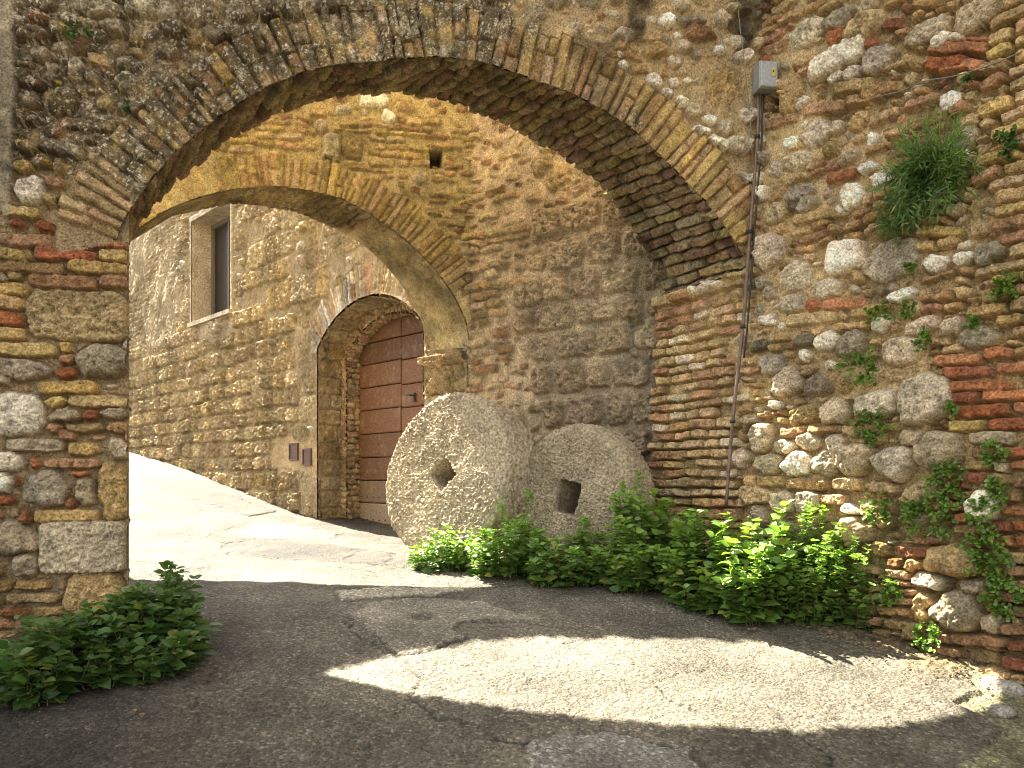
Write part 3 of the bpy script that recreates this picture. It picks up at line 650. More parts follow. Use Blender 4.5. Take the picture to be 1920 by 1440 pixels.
# ------------------------------------------------------------ right-hand wall (runs on as the jamb of the near arch)
right_wall = empty('rubble_wall', (2.1, 4.6, .7), 'leaning patchwork wall of white rubble, tan mortar and red bricks running towards the viewer', 'wall')
def build_right():
    fd = Field(-.86, 3.3, .45, 5.0, .0056, mortar=(.43, .34, .20), seed=2, mh=.012)
    P0 = PR.P(fd.U, fd.V); PX, PY = proj(P0)
    W_ = 'white'; kk = dict(p=4., h=.045, edge=.3)
    bk = dict(p=7., h=.035, edge=.22, rough=.006, wf=.9)
    def b(x0, y0, x1, y1, pal, rot):
        ym = (y0+y1)/2; hy = max(10, (y1-y0)/2-abs(rot)*(x1-x0)*.42); y0, y1 = ym-hy, ym+hy
        return (x0, y0, x1, y1, pal, dict(bk, rot=rot))
    L = [(1552, 450, 1620, 516, W_, dict(p=4.5, h=.05, edge=.25)), (1520, 92, 1625, 140, W_, dict(p=5, h=.055, edge=.3)), (1622, 90, 1682, 138, 'grey'), (1560, 138, 1590, 158, W_), (1590, 128, 1622, 154, W_),
         (1484, 38, 1550, 92, 'light', dict(pit=.02)), (1548, 18, 1612, 56, 'light grey'), (1588, 30, 1660, 86, 'light rough', dict(pit=.02, h=.06)), (1612, 0, 1650, 26, 'light'), (1692, 42, 1784, 84, 'light', dict(h=.03)), (1788, 0, 1870, 58, 'light grey', dict(h=.03, p=3)), (1750, 66, 1786, 96, W_), (1786, 64, 1816, 82, W_),
         (1470, 150, 1512, 216, 'light tuff', dict(pit=.01)), (1496, 186, 1524, 206, W_), (1510, 230, 1560, 276, 'white light', dict(pit=.02)), (1476, 262, 1506, 282, W_), (1476, 288, 1528, 322, 'light white', dict(pit=.02)), (1450, 304, 1482, 336, 'light'), (1632, 250, 1652, 280, W_), (1580, 344, 1622, 392, 'white light'), (1638, 322, 1676, 356, 'light white'), (1614, 308, 1650, 326, W_), (1572, 386, 1596, 402, W_), (1562, 232, 1584, 252, 'light'),
         (1770, 170, 1802, 206, W_, dict(h=.02)), (1414, 438, 1472, 506, 'light white', dict(p=3)), (1466, 494, 1526, 546, 'light white', dict(h=.035)), (1620, 450, 1726, 526, 'light', dict(h=.028, p=3)), (1530, 524, 1582, 560, 'light'), (1470, 554, 1516, 592, 'grey'), (1734, 482, 1782, 512, 'light white'), (1788, 476, 1828, 502, W_), (1830, 458, 1882, 502, 'grey'), (1670, 542, 1722, 566, W_), (1705, 600, 1762, 634, 'light'), (1768, 600, 1816, 632, 'light grey'), (1806, 614, 1872, 656, 'grey light'),
         (1534, 620, 1576, 656, W_), (1494, 624, 1536, 652, 'dark grey'), (1574, 618, 1624, 672, 'light grey'), (1656, 634, 1732, 684, 'grey light'), (1414, 640, 1452, 662, 'dark grey'), (1432, 664, 1476, 702, 'grey'), (1452, 692, 1510, 742, 'grey light'), (1510, 700, 1562, 744, 'grey light'), (1480, 352, 1528, 380, 'grey light'),
         (1484, 372, 1510, 396, 'dark grey'), (1500, 370, 1536, 398, 'grey'), (1440, 384, 1480, 418, 'light'), (1544, 748, 1600, 794, 'tuff light', dict(h=.05)), (1484, 760, 1542, 796, 'yellow tuff'), (1606, 732, 1690, 784, 'light white', dict(h=.06, p=3)), (1690, 706, 1790, 794, 'light', dict(h=.06, p=4, edge=.3)),
         (1576, 832, 1642, 892, 'grey light', dict(h=.07)), (1642, 836, 1724, 896, 'grey light', dict(h=.07)), (1694, 806, 1742, 842, 'grey'), (1722, 810, 1802, 882, 'light grey', dict(h=.07)), (1556, 820, 1594, 856, 'light white'), (1412, 796, 1456, 848, 'light', dict(h=.06)), (1458, 822, 1496, 852, 'light'), (1474, 850, 1530, 894, 'light white', dict(h=.06)), (1530, 842, 1576, 892, 'light grey'), (1420, 852, 1470, 890, 'tuff light'), (1500, 815, 1545, 845, 'light'), (1380, 836, 1412, 880, 'light'), (1395, 780, 1430, 800, 'light'),
         b(1400, 893, 1425, 912, 'ochre pink', 0), b(1426, 893, 1476, 912, 'ochre', 0), b(1478, 897, 1512, 918, 'ochre', 0), b(1514, 900, 1562, 920, 'ochre pink', 0), b(1566, 896, 1622, 920, 'yellow ochre', 0), (1386, 912, 1450, 950, 'tuff yellow', kk), (1450, 920, 1490, 962, 'light', kk), (1492, 922, 1542, 960, 'white light', kk), (1580, 946, 1616, 966, 'white'), b(1540, 932, 1590, 945, 'pink', 0), b(1618, 948, 1680, 966, 'ochre', 0),
         (1820, 918, 1880, 980, W_, dict(h=.06)), (1740, 1026, 1852, 1082, 'tuff', dict(h=.09, p=2.6, edge=.8)), (1708, 1074, 1786, 1104, 'light', dict(h=.05)), (1810, 1086, 1852, 1116, 'light'), (1756, 1104, 1842, 1188, 'light grey', dict(h=.07, p=2.8)), (1726, 1112, 1756, 1172, 'tuff ochre', dict(h=.06)), (1840, 1150, 1880, 1190, 'light tuff'), (1694, 1168, 1738, 1204, 'light tuff'), (1700, 1048, 1738, 1072, 'ochre'), (1645, 965, 1685, 990, 'tuff'),
         b(1752, 664, 1842, 690, 'red', -.10), b(1846, 652, 1905, 676, 'red', -.10), b(1768, 688, 1868, 712, 'red', -.08), b(1872, 680, 1960, 702, 'red', -.08), b(1780, 712, 1905, 740, 'red', -.07), b(1790, 738, 1840, 758, 'red', -.04), b(1844, 730, 1960, 756, 'red', -.05), b(1796, 760, 1900, 784, 'red', -.03), b(1904, 755, 1980, 778, 'red', -.03), b(1784, 790, 1850, 808, 'yellow', -.03), b(1856, 788, 1940, 806, 'red', 0), b(1822, 810, 1906, 834, 'light tuff', 0), b(1870, 836, 1960, 858, 'red', 0), b(1828, 840, 1866, 860, 'ochre', 0),
         b(1814, 864, 1866, 884, 'yellow', 0), b(1868, 868, 1896, 886, 'light', 0), b(1898, 862, 1960, 882, 'red', 0), b(1820, 888, 1856, 908, 'red', 0), b(1856, 890, 1900, 908, 'ochre', .02), b(1880, 946, 1960, 968, 'red', .02), b(1868, 978, 1905, 998, 'red', .03), b(1908, 978, 1960, 998, 'red', .03), b(1850, 1004, 1910, 1024, 'red', .05), b(1912, 1004, 1980, 1024, 'red', .05), b(1890, 1062, 1960, 1082, 'pink red', .06), b(1900, 1088, 1960, 1108, 'ochre', .08), b(1880, 1168, 1960, 1192, 'pink', .09), b(1784, 1188, 1890, 1214, 'red pink', .09), b(1894, 1200, 1960, 1222, 'red', .1),
         b(1484, 286-20, 1520, 300-20, 'ochre', -.2), b(1566, 152, 1640, 176, 'ochre', -.22), b(1618, 158, 1696, 184, 'ochre yellow', -.2), b(1585, 180, 1660, 196, 'ochre', -.2), b(1510, 192, 1586, 222, 'ochre pink', -.22), b(1440, 220, 1504, 240, 'pink', -.16), b(1556, 322, 1612, 344, 'pink red', -.15), b(1736, 108, 1816, 134, 'red', -.35), b(1738, 78, 1862, 110, 'red', -.4), b(1770, 62, 1862, 104, 'red', -.42), b(1762, 112, 1850, 142, 'pink red', -.36), b(1820, 112, 1896, 146, 'ochre', -.32), b(1545, 562, 1628, 582, 'red', -.12), b(1518, 564, 1542, 584, 'red', 0), b(1478, 588, 1570, 612, 'tuff', -.06), b(1600, 576, 1672, 592, 'ochre', -.08), b(1722, 426, 1810, 446, 'yellow', -.25), b(1445, 590-200, 1490, 605-200, 'tuff', -.1), b(1490, 396, 1590, 416, 'tuff yellow', -.14), b(1716, 0, 1770, 12, 'ochre', -.45), b(1442, 82, 1482, 106, 'pink', -.2), b(1420, 112, 1452, 128, 'red', -.1), b(1556, 60, 1588, 84, 'pink red', 0), b(1622, 74, 1655, 92, 'red', -.3), b(1660, 40, 1700, 58, 'red', -.3)]
    stones(fd, PR, L)
    g = fbm(fd.U, fd.V, 2.5, 3, 31)
    jam = (PX < 1395+30*g) & (PY > 556)
    cr = (PX+160*g > 1790)
    low = (PX+120*g > 1725) & (PY > 1000)
    fd.courses(jam, .071, (.13, .26), 'buff pink buff light ochre buff pink tuff', h=.016, edge=.18, wf=1.1, skip=.03, chj=.14, joint=.014)
    fd.courses(cr & (PY < 640), .068, (.16, .30), 'buff ochre pink yellow tuff buff', h=.036, edge=.2, wf=.9, skip=.07, chj=.16, slope=0.)
    fd.courses((cr & (PY >= 640)) | low, .064, (.12, .24), 'red pink ochre red', h=.038, edge=.2, wf=.9, skip=.06, chj=.15)
    mid = ~jam & ~cr
    band = sstep(-.02, .05, np.abs(fbm(fd.U*.5, fd.V*2., 2.2, 2, 35)))
    fd.courses(mid & (fbm(fd.U*.4, fd.V, 2.4, 3, 36) > .03), .062, (.08, .24), 'ochre pink buff tuff ochre', h=.034, edge=.35, wf=1.8, skip=.12, chj=.25)
    fd.darts(mid, (.085,), 'light grey tuff light', 260, h=.05, pit=.012, rough=.014, wf=1.8)
    fd.darts(mid, (.06, .045, .032), 'light white grey tuff rough', 1300, h=.045, pit=.012, rough=.012, wf=1.8)
    fd.darts(mid | cr, (.03, .022, .015), 'pink ochre buff light tuff', 2800, asp=(1.3, 2.8), h=.035, rot=.3, wf=1.5)
    o = fd.H.copy(), fd.C.copy(); fd.smear(1.0, 12, thr=.13, sc=1.5, col=(.46, .37, .225))
    kp = (PX > 1740) | jam; fd.H = np.where(kp, o[0], fd.H); fd.C = np.where(kp[..., None], o[1], fd.C)
    # deep raked joints where mortar has gone
    ero = sstep(.05, .3, fbm(fd.U, fd.V, 1.1, 3, 39)+.22*(PY > 750)); fd.H = np.where(fd.stone > .5, fd.H, fd.H-.028*ero)
    fd.C = np.where((fd.stone > .5)[..., None], fd.C, fd.C*(1-.25*ero[..., None]))
    # ledge under the arch springing
    led = (sstep(2.915, 2.925, fd.V)*sstep(3.0, 2.992, fd.V))*(fd.U < .0); fd.H += led*(.05+.012*fd.n1)
    moss = sstep(.1, .35, fbm(fd.U, fd.V, 3., 4, 37))*sstep(700, 1050, PY); fd.C = fd.C*(1-.45*moss[..., None])+np.array([.07, .08, .03])*.45*moss[..., None]
    foot_dark = sstep(1020, 1180, PY+80*g); fd.C = fd.C*(1-.3*foot_dark[..., None])  # wall tone gets darker towards the foot
    f4 = ~((fd.U < .02) & (fd.V > 3.0))[:-1, :-1]
    P = PR.P(fd.U, fd.V, fd.H)
    # hole beside the junction box, its shade also darkened into the colour
    hm = inpoly(PX, PY, [(1446, 180), (1468, 178), (1470, 210), (1440, 214)]); d = sstep(0, .02, np.where(hm, .03, 0)); P -= PR.N*(.16*d)[..., None]; fd.C *= (1-.7*d[..., None])
    fd.C = fd.C*np.array([1.17, 1.06, .88])
    mesh_grid('masonry_face', P, f4, fd.C, M_MAS, right_wall)
    q = lambda u, h, z=0: tuple(PR.P(u, z, h)[:2])
    v = []
    for z in (.2, 8.2):
        for u, h in ((-.86, -.2), (3.29, -.2), (3.29, -1.2), (-.86, -1.2)): v.append(PR.P(u, z, h))
    # keep the core out of the arch opening: its end stands behind the facing
    raw_mesh('wall_core', v, [(0, 3, 2, 1), (4, 5, 6, 7), (0, 1, 5, 4), (1, 2, 6, 5), (2, 3, 7, 6), (3, 0, 4, 7)], M_CORE, right_wall)
    v = []
    for z in (.2, 8.2):
        for u, h in ((3.28, .02), (9, .02), (9, -1.2), (3.28, -1.2)): v.append(PR.P(u, z, h))
    raw_mesh('wall_return', v, [(0, 3, 2, 1), (4, 5, 6, 7), (0, 1, 5, 4), (1, 2, 6, 5), (2, 3, 7, 6), (3, 0, 4, 7)], M_CORE, right_wall)
    v = []
    for z in (4.98, 8.2):
        for u, h in ((.0, .02), (3.3, .02), (3.3, -.3), (.0, -.3)): v.append(PR.P(u, z, h))
    raw_mesh('upper_wall', v, [(0, 3, 2, 1), (4, 5, 6, 7), (0, 1, 5, 4), (1, 2, 6, 5), (2, 3, 7, 6), (3, 0, 4, 7)], M_CORE, right_wall)
build_right()

# ------------------------------------------------------------ rough inner wall between the two arches
inner = empty('rough_stone_wall', (.5, 6.8, 1.), 'rough wall of pitted grey-brown stones in wide smooth mortar behind the two millstones', 'wall')
def build_inner():
    fd = Field(-.05, 2.2, .75, 5.6, .0085, mortar=(.56, .45, .29), seed=3, mh=.006, warp=.014)
    P0 = PI_.P(fd.U, fd.V); PX, PY = proj(P0)
    g = fbm(fd.U, fd.V, 2.2, 3, 51)
    brick = (PX+70*g < 985)
    fd.courses(brick & (g+.2*(PY > 650) > -.12), .075, (.14, .3), 'ochre pink tuff rough', h=.028, edge=.4, skip=.3, wf=1.6, chj=.25)
    fd.courses(~brick & (PY > 380-(PX-1000)*.3), .25, (.20, .40), 'rough', joint=.042, h=.050, p=5.5, edge=.17, rough=.014, pit=.022, wf=1.3, chj=.2, skip=.0)
    fd.darts(~brick, (.10, .07, .045), 'rough tuff', 900, h=.034, rough=.012, pit=.02, wf=2., gap=1.1)
    fd.darts(fd.U > -1, (.04, .028), 'rough ochre pink tuff', 900, asp=(1.3, 2.6), h=.03, gap=1.15)
    o = fd.smear(.9, 55, thr=.30, sc=2.0, col=(.46, .375, .25))
    fd.C *= .88
    sk = sstep(905, 890, PX+18*g)*sstep(-.25, .15, fbm(fd.U*3, fd.V*.6, 4, 3, 58)); fd.C = fd.C*(1-.6*sk[..., None])+np.array([.30, .27, .22])*.6*sk[..., None]
    P = PI_.P(fd.U, fd.V, fd.H)
    mesh_grid('masonry_face', P, np.ones((P.shape[0]-1, P.shape[1]-1), bool), fd.C, M_MAS, inner)
    a = [tuple(PI_.P(u, 0, h)[:2]) for u, h in ((-.3, -.04), (2.3, -.04), (2.3, -.5), (-.3, -.5))]
    prism('wall_core', a, .6, 6.2, M_CORE, inner)
build_inner()

# ------------------------------------------------------------ second arch
FI2 = [(120, 640), (160, 560), (200, 490), (245, 440), (300, 403), (350, 380), (430, 357), (515, 350), (575, 358), (640, 374), (690, 400), (740, 435), (770, 460), (815, 507), (850, 555), (873, 605), (880, 652)]
BI2 = [(110, 640), (150, 565), (200, 500), (245, 452), (325, 404), (440, 382), (550, 396), (640, 434), (685, 462), (725, 500), (750, 530), (775, 570), (793, 607), (799, 657)]
arch2 = empty('inner_arch_wall', (-.5, 7.3, 1.05), 'smaller ochre rubble arch further up the lane, seen through the near arch', 'arch wall')
A2TOP = 5.7
def a2top(u): return np.interp(u, [-4.6, -3.76, -3.34, -2.97, -2.40, -2.03, -1.50, -1.19, -.75, -.48], [5.6, 5.34, 5.16, 5.0, 4.82, 4.80, 4.90, 5.04, 5.14, 5.24])   # unseen top line, shaped so its shadow bounds the sun patch
def build_arch2():
    u1 = -.02
    fd = Field(-4.6, .03, 1.0, A2TOP, .009, mortar=(.45, .36, .20), seed=4, mh=.012)
    P0 = PA.P(fd.U, fd.V); PX, PY = proj(P0)
    c = smooth_curve(FI2, 400, 15); cv = PA.uv(c); Sx, R, side = near(cv, fd.U, fd.V)
    hole = inpoly(PX, PY, [(120, 1300)]+[tuple(p) for p in c]+[(880, 1300)])
    side = np.where(hole, -1, 1)
    ring = ring_bricks(fd, Sx, R, side, .30, .062, 'ochre yellow buff ochre tuff', .35, .026, mask=(PY < 640), seed=9)
    L = [(672, 178, 730, 204, 'white', dict(p=5)), (716, 210, 742, 235, 'white'), (772, 322, 804, 348, 'white light'), (603, 250, 640, 305, 'light', dict(p=5)), (640, 250, 680, 300, 'tuff light', dict(p=4)), (805, 283-14, 862, 282, 'ochre pink'), (590, 225, 612, 250, 'light')]
    stones(fd, PA, L)
    fd.courses(~ring & (fbm(fd.U*.6, fd.V, 1.8, 3, 57) > -.04), .062, (.10, .26), 'ochre buff ochre yellow pink tuff', h=.03, edge=.35, wf=1.6, skip=.18, chj=.25)
    fd.darts(~ring, (.07, .05, .035, .024), 'tuff light ochre pink', 900, asp=(1, 2.4), h=.035, rough=.012)
    fd.smear(1.0, 61, thr=.14, sc=1.7, col=(.44, .365, .215)); fd.C *= np.array([.80, .81, .76])
    P = PA.P(fd.U, fd.V, fd.H)
    hm = inpoly(PX, PY, [(804, 283), (828, 285), (828, 317), (806, 316)]); P -= PA.N*(.24*hm)[..., None]; fd.C = np.where(hm[..., None], fd.C*.35, fd.C)  # small hole, with its inner shade also put into the colour
    vis = ~hole & (fd.V < a2top(fd.U)+.03*fd.n1); f4 = vis[:-1, :-1] & vis[1:, :-1] & vis[:-1, 1:] & vis[1:, 1:]
    rf = ring[:-1, :-1] & f4
    mesh_grid('masonry_face', P, f4 & ~rf, fd.C, M_MAS, arch2); mesh_grid('brick_arch_ring', P, rf, fd.C, M_MAS, arch2)
    cb = smooth_curve(BI2, 400, 15)
    A = PA.P(*cv.T, .015); B = PAB.P(*PAB.uv(cb).T, 0.)
    def paint(f, L_, D_):
        for r_ in range(int(L_/.066)+1):
            u = r_*.066+.033; v = -random.uniform(0, .2)
            while v < D_:
                l = random.uniform(.2, .32); f.stn(u, v+l/2, .0275, l/2-.006, pick('ochre tuff yellow'), p=6, h=random.uniform(.005, .02), edge=.4); v += l
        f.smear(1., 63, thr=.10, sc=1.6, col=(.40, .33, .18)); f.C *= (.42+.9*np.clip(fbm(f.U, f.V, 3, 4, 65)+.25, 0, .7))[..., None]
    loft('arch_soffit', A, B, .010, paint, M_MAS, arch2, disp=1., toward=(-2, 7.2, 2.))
    n = 60; ia = np.linspace(0, 399, n).astype(int); uvB = PAB.uv(cb)[ia]; v = []; f = []
    def outw(c_, d):
        t_ = np.gradient(c_, axis=0); t_ /= np.linalg.norm(t_, axis=1, keepdims=True); return c_+d*np.stack([-t_[:, 1], t_[:, 0]], 1)
    uvA = outw(cv[ia], .06); uvB = outw(uvB, .06)
    for k in range(n):
        a = PA.P(uvA[k, 0], uvA[k, 1], -.26); b = PAB.P(uvB[k, 0], uvB[k, 1], 0)
        tz = float(a2top(cv[ia[k], 0]))-.01; v += [a, b, np.array([a[0], a[1], tz]), np.array([b[0], b[1], tz])]
    for k in range(n-1):
        i = 4*k; j = i+4; f += [(i, j, j+1, i+1), (i+2, i+3, j+3, j+2), (i+1, j+1, j+3, i+3), (i, i+2, j+2, j)]
    raw_mesh('wall_core', v, f, M_CORE, arch2)
    # right pier with its ledge
    zi = PA.at(880, 655)[1]
    zs = np.linspace(.9, zi, 60)
    A = np.array([[CI[0], CI[1], z] for z in zs]); B = np.array([[JB[0], JB[1], z] for z in zs])
    def paintp(f, L_, D_):
        low = f.U < L_-.36
        f.courses(~low, .07, (.2, .3), 'ochre', h=.02)
        # here u runs upwards: lay blocks by hand
        u = 0.
        while u < L_:
            hgt = .30; v = -random.uniform(0, .2)
            while v < D_:
                l = random.uniform(.25, .5) if hgt > .1 else random.uniform(.16, .3)
                f.stn(u+hgt/2, v+l/2, hgt/2-.005, l/2-.006, pick('tuff sand' if hgt > .1 else 'ochre pink tuff'), p=7, h=.022, edge=.2, rough=.01, force=True); v += l
            u += hgt
        f.C *= .85; led = sstep(L_-.105, L_-.095, f.U)*sstep(L_-.02, L_-.03, f.U); f.H += led*(.085+.02*f.n1)
    loft('pier', A, B, .010, paintp, M_MAS, arch2, toward=(-3, 6, 1.5))
    prism('pier_core', [tuple(CI+np.array([.02, .02])), tuple(JB+np.array([.03, .05])), (JB[0]+.6, JB[1]+.5), (CI[0]+.5, CI[1]+.3)], .7, 5.5, M_CORE, arch2)
    l0 = cv[0]; a = PA.P(l0[0], 0, .0)[:2]; b = PAB.P(PAB.uv([cb[0]])[0][0], 0, 0)[:2]; d = -FD
    prism('left_pier', [tuple(a), tuple(b), tuple(np.array(b)+d*2), tuple(np.array(a)+d*2)], .8, 3.2, M_CORE, arch2)
build_arch2()

# ------------------------------------------------------------ house with the door and window
house = empty('stone_house', (-2.5, 9.4, 1.3), 'golden stone house with arched wooden door and small window, back of lane', 'house')
def uvW(px, py): return PW.at(px, py)
def build_house():
    u0 = -.15; u1 = PW.at(200, 800)[0]+4.0
    fd = Field(u0, u1, .8, 6.6, .0125, mortar=(.29, .23, .14), seed=5, mh=.014, warp=.016)
    P0 = PW.P(fd.U, fd.V); PX, PY = proj(P0)
    # outer door arch
    dl = uvW(598, 800)[0]; dr = .02; spr = 3.12; crown = uvW(690, 556)[1]
    w2 = (dl-dr)/2; cu = (dl+dr)/2; rise = crown-spr; Rr = (w2*w2+rise*rise)/(2*rise); cz = crown-Rr
    th = np.linspace(-math.asin(w2/Rr), math.asin(w2/Rr), 60)
    arc = np.stack([cu+Rr*np.sin(th), cz+Rr*np.cos(th)], 1)            # from right (small u) to left
    hole = (fd.U > dr) & (fd.U < dl) & ((fd.V < spr) | (np.hypot(fd.U-cu, fd.V-cz) < Rr))
    c3 = smooth_curve(arc, 300, 2); Sx, R, side = near(c3, fd.U, fd.V); out = (np.hypot(fd.U-cu, fd.V-cz) > Rr) & (fd.V > spr-.05)
    ring = ring_bricks(fd, Sx, R, np.where(out, 1, -1), .36, .066, 'grey tuff grey pink light', .15, .016, mask=(fd.U > dr-.1) & (fd.U < dl+.16), seed=5)
    # window
    wl = uvW(363, 500)[0]; wr = uvW(436, 500)[0]; wb = uvW(370, 606)[1]; wt = uvW(436, 388)[1]+.10
    win = (fd.U < wl) & (fd.U > wr) & (fd.V > wb) & (fd.V < wt)
    sur = (fd.U < wl+.07) & (fd.U > wr-.05) & (fd.V > wb-.07) & (fd.V < wt+.08) & ~win
    fd.occ |= win | sur | hole
    g = fbm(fd.U, fd.V, 1.1, 3, 71)
    bricky = (PX < 340+40*g) & (PY < 640+60*g)
    jambst = (fd.U > dl) & (fd.U < dl+.45+.1*g) & (fd.V < 3.6)
    fd.courses(jambst, .36, (.40, .5), 'sand', joint=.012, h=.022, p=9, edge=.1, rough=.012, wf=.8)
    fd.courses(bricky, .085, (.18, .30), 'sand', h=.010, edge=.3, wf=.8)
    fd.courses(~bricky & (PY > 600+80*g), .21, (.18, .42), 'sand sand tuff', joint=.024, h=.040, p=6., edge=.16, rough=.016, wf=1.6, chj=.25, pit=.012)
    fd.courses(~bricky, .30, (.25, .6), 'sand sand tuff', joint=.02, h=.026, p=8., edge=.12, rough=.014, wf=1.4, chj=.3, pit=.01, skip=.15)
    fd.darts(~hole, (.08, .05, .03), 'sand tuff light', 900, h=.035, rough=.02)
    rk = ring; o_ = fd.H.copy(), fd.C.copy()
    fd.smear(1.0, 73, thr=.02, sc=.9, col=(.31, .25, .155)); fd.smear(.8, 79, thr=.06, sc=2.4, col=(.29, .235, .14))
    fd.H = np.where(rk, o_[0], fd.H); fd.C = np.where(rk[..., None], o_[1], fd.C)
    fd.H += .014*fbm(fd.U, fd.V, 4, 2, 74)+.010*fbm(fd.U, fd.V, 36, 2, 75)*(.4+1.2*np.clip(fbm(fd.U, fd.V, 3, 3, 76)+.3, 0, 1))
    pl = np.array([.42, .36, .26])*(1+.3*fd.n2[..., None]+.2*fd.n1[..., None])
    k = sstep(-.0, .5, (PX > 368)*(PX < 436)*(PY > 600)*1.)*sstep(655, 625, PY+30*g)
    fd.H = np.where(sur, .035+.004*fd.n2, fd.H); fd.C = np.where(sur[..., None], pl, fd.C); fd.C = fd.C*(1-k[..., None])+pl*.85*k[..., None]
    # plaster round the two little hatches
    hp = dline(PX, PY, [(540, 850), (600, 860)]); k = sstep(34, 22, hp+20*fd.n1); fd.H = fd.H*(1-k)+.02*k; fd.C = fd.C*(1-k[..., None])+(np.array([.40, .31, .18])*(1+.2*fd.n2[..., None]))*k[..., None]
    dh = np.maximum(np.where((fd.U > dr) & (fd.U < dl), 0, np.minimum(np.abs(fd.U-dl), np.abs(fd.U-dr))), 0); dh = np.where(fd.V > spr, np.abs(np.hypot(fd.U-cu, fd.V-cz)-Rr), dh)
    k = sstep(.06, .01, dh); fd.H = fd.H*(1-k)+.022*k
    P = PW.P(fd.U, fd.V, fd.H)
    vis = ~(hole | win); f4 = vis[:-1, :-1] & vis[1:, :-1] & vis[:-1, 1:] & vis[1:, 1:]
    mesh_grid('wall', P, f4, fd.C, M_MAS, house)
    # door recess: outer reveal, brick frame, inner reveal
    zb = .85
    def outline(ins):
        r = Rr-ins; t_ = np.linspace(math.asin(min(1, (w2-ins)/r)), -math.asin(min(1, (w2-ins)/r)), 50)
        a = np.stack([cu+r*np.sin(t_), cz+r*np.cos(t_)], 1)
        o = np.vstack([[[dl-ins, z] for z in np.linspace(zb, a[0, 1]-.02, 30)], a, [[dr+ins, z] for z in np.linspace(a[-1, 1]-.02, zb, 30)]])
        return smooth_curve(o, 260, 1)
    def P3(o, h): return PW.P(o[:, 0], o[:, 1], h)
    def blocks(hg, pal, lw=(.2, .4)):
        def paint(f, L_, D_):
            u = 0
            while u < L_:
                h_ = hg*random.uniform(.85, 1.15); v = -random.uniform(0, lw[0])
                while v < D_:
                    l = random.uniform(*lw); f.stn(u+h_/2, v+l/2, h_/2-.005, l/2-.005, pick(pal), p=7, h=.014, edge=.25, rough=.008); v += l
                u += h_
        return paint
    o0, o1 = outline(0.), outline(.13)
    tow = tuple(PW.P(cu, 2., .0))
    loft('door_reveal', P3(o0, .021), P3(o0, -.30), .012, blocks(.20, 'sand tuff', (.3, .4)), M_MAS, house, toward=tow)
    loft('door_brick_frame', P3(o0, -.30), P3(o1, -.30), .012, blocks(.068, 'ochre pink tuff', (.13, .14)), M_MAS, house, toward=tuple(PW.P(cu, 2., 3.)))
    loft('inner_door_reveal', P3(o1, -.285), P3(o1, -.50), .012, blocks(.068, 'ochre pink tuff', (.12, .24)), M_MAS, house, toward=tow)
    # the door: two leaves of wide horizontal boards
    door = bpy.data.objects.new('door', None); C.objects.link(door); door.parent = house; door.location = PW.P(cu, 1.1, -.47)-np.array(house.location)
    dw = PW.P(cu, 1.1, -.47)
    PWd = Plane((PW.P(0, 0, -.45))[:2], WD); mid = PWd.at(752, 800)[0]
    ins = .12; r_in = Rr-ins
    gb = float(gz(*PW.P(cu, 0, -.4)[:2]))+.02
    def leaf(ua, ub, name):
        v = []; f = []; cols = []
        hb = .262; z = gb; k = 0
        while z < crown-.05:
            z1 = min(z+hb*(.92+.16*random.random()), crown)
            col = np.array([.13, .058, .022])*random.uniform(.6, 1.35)
            if k == 0: col = np.array([.25, .19, .12])
            if k == 1: col = np.array([.17, .11, .065])
            nseg = 10; us = np.linspace(ua+.004, ub-.004, nseg)
            zt = np.minimum(z1-.005, cz+np.sqrt(np.maximum(r_in**2-(us-cu)**2, 0)))
            zl = np.minimum(z+.005, zt); b0 = len(v); pr = random.uniform(-.006, .006)
            for (dep, e) in ((-.50, 0.), (-.458+pr, 0.), (-.45+pr, .012)):
                for i, u_ in enumerate(us):
                    uu = u_+(e if i == 0 else -e if i == nseg-1 else 0)
                    v.append(PW.P(uu, max(zl[i]+e, zl[i]) if zt[i]-zl[i] > .03 else zl[i], dep)); v.append(PW.P(uu, zt[i]-(e if zt[i]-zl[i] > .03 else 0), dep)); cols += [col, col]
            n2 = nseg*2
            for i in range(nseg-1):
                for L0, L1 in ((0, 1), (1, 2)):
                    a = b0+L0*n2+2*i; b_ = b0+L1*n2+2*i
                    f += [(a, a+2, b_+2, b_), (a+1, b_+1, b_+3, a+3)]
                a = b0+2*n2+2*i; f.append((a, a+2, a+3, a+1))
            for i in (0, nseg-1):
                for L0, L1 in ((0, 1), (1, 2)):
                    a = b0+L0*n2+2*i; b_ = b0+L1*n2+2*i; f.append((a, b_, b_+1, a+1))
            z = z1; k += 1
        me = bpy.data.meshes.new(name); me.from_pydata([tuple(map(float, p)) for p in v], [], f); me.update()
        ca = me.color_attributes.new('Col', 'FLOAT_COLOR', 'POINT'); ca.data.foreach_set('color', np.concatenate([np.array(cols), np.ones((len(cols), 1))], 1).astype(np.float32).ravel())
        o = bpy.data.objects.new(name, me); C.objects.link(o); me.materials.append(M_WOOD); o.parent = door; o.matrix_parent_inverse = Matrix.Translation(-Vector(dw))
        return o
    leaf(mid, dl-.12, 'door_leaf'); leaf(dr+.12, mid, 'door_leaf')
    # backing that keeps the recess dark, behind the boards
    v = [PW.P(u, z, -.52) for u, z in ((dr-.1, .8), (dl+.1, .8), (dl+.1, 4.2), (dr-.1, 4.2))]
    raw_mesh('dark_backing', v, [(0, 1, 2, 3)], M_VOID, house)
    # latch with a drop handle and studs
    v = []; f = []
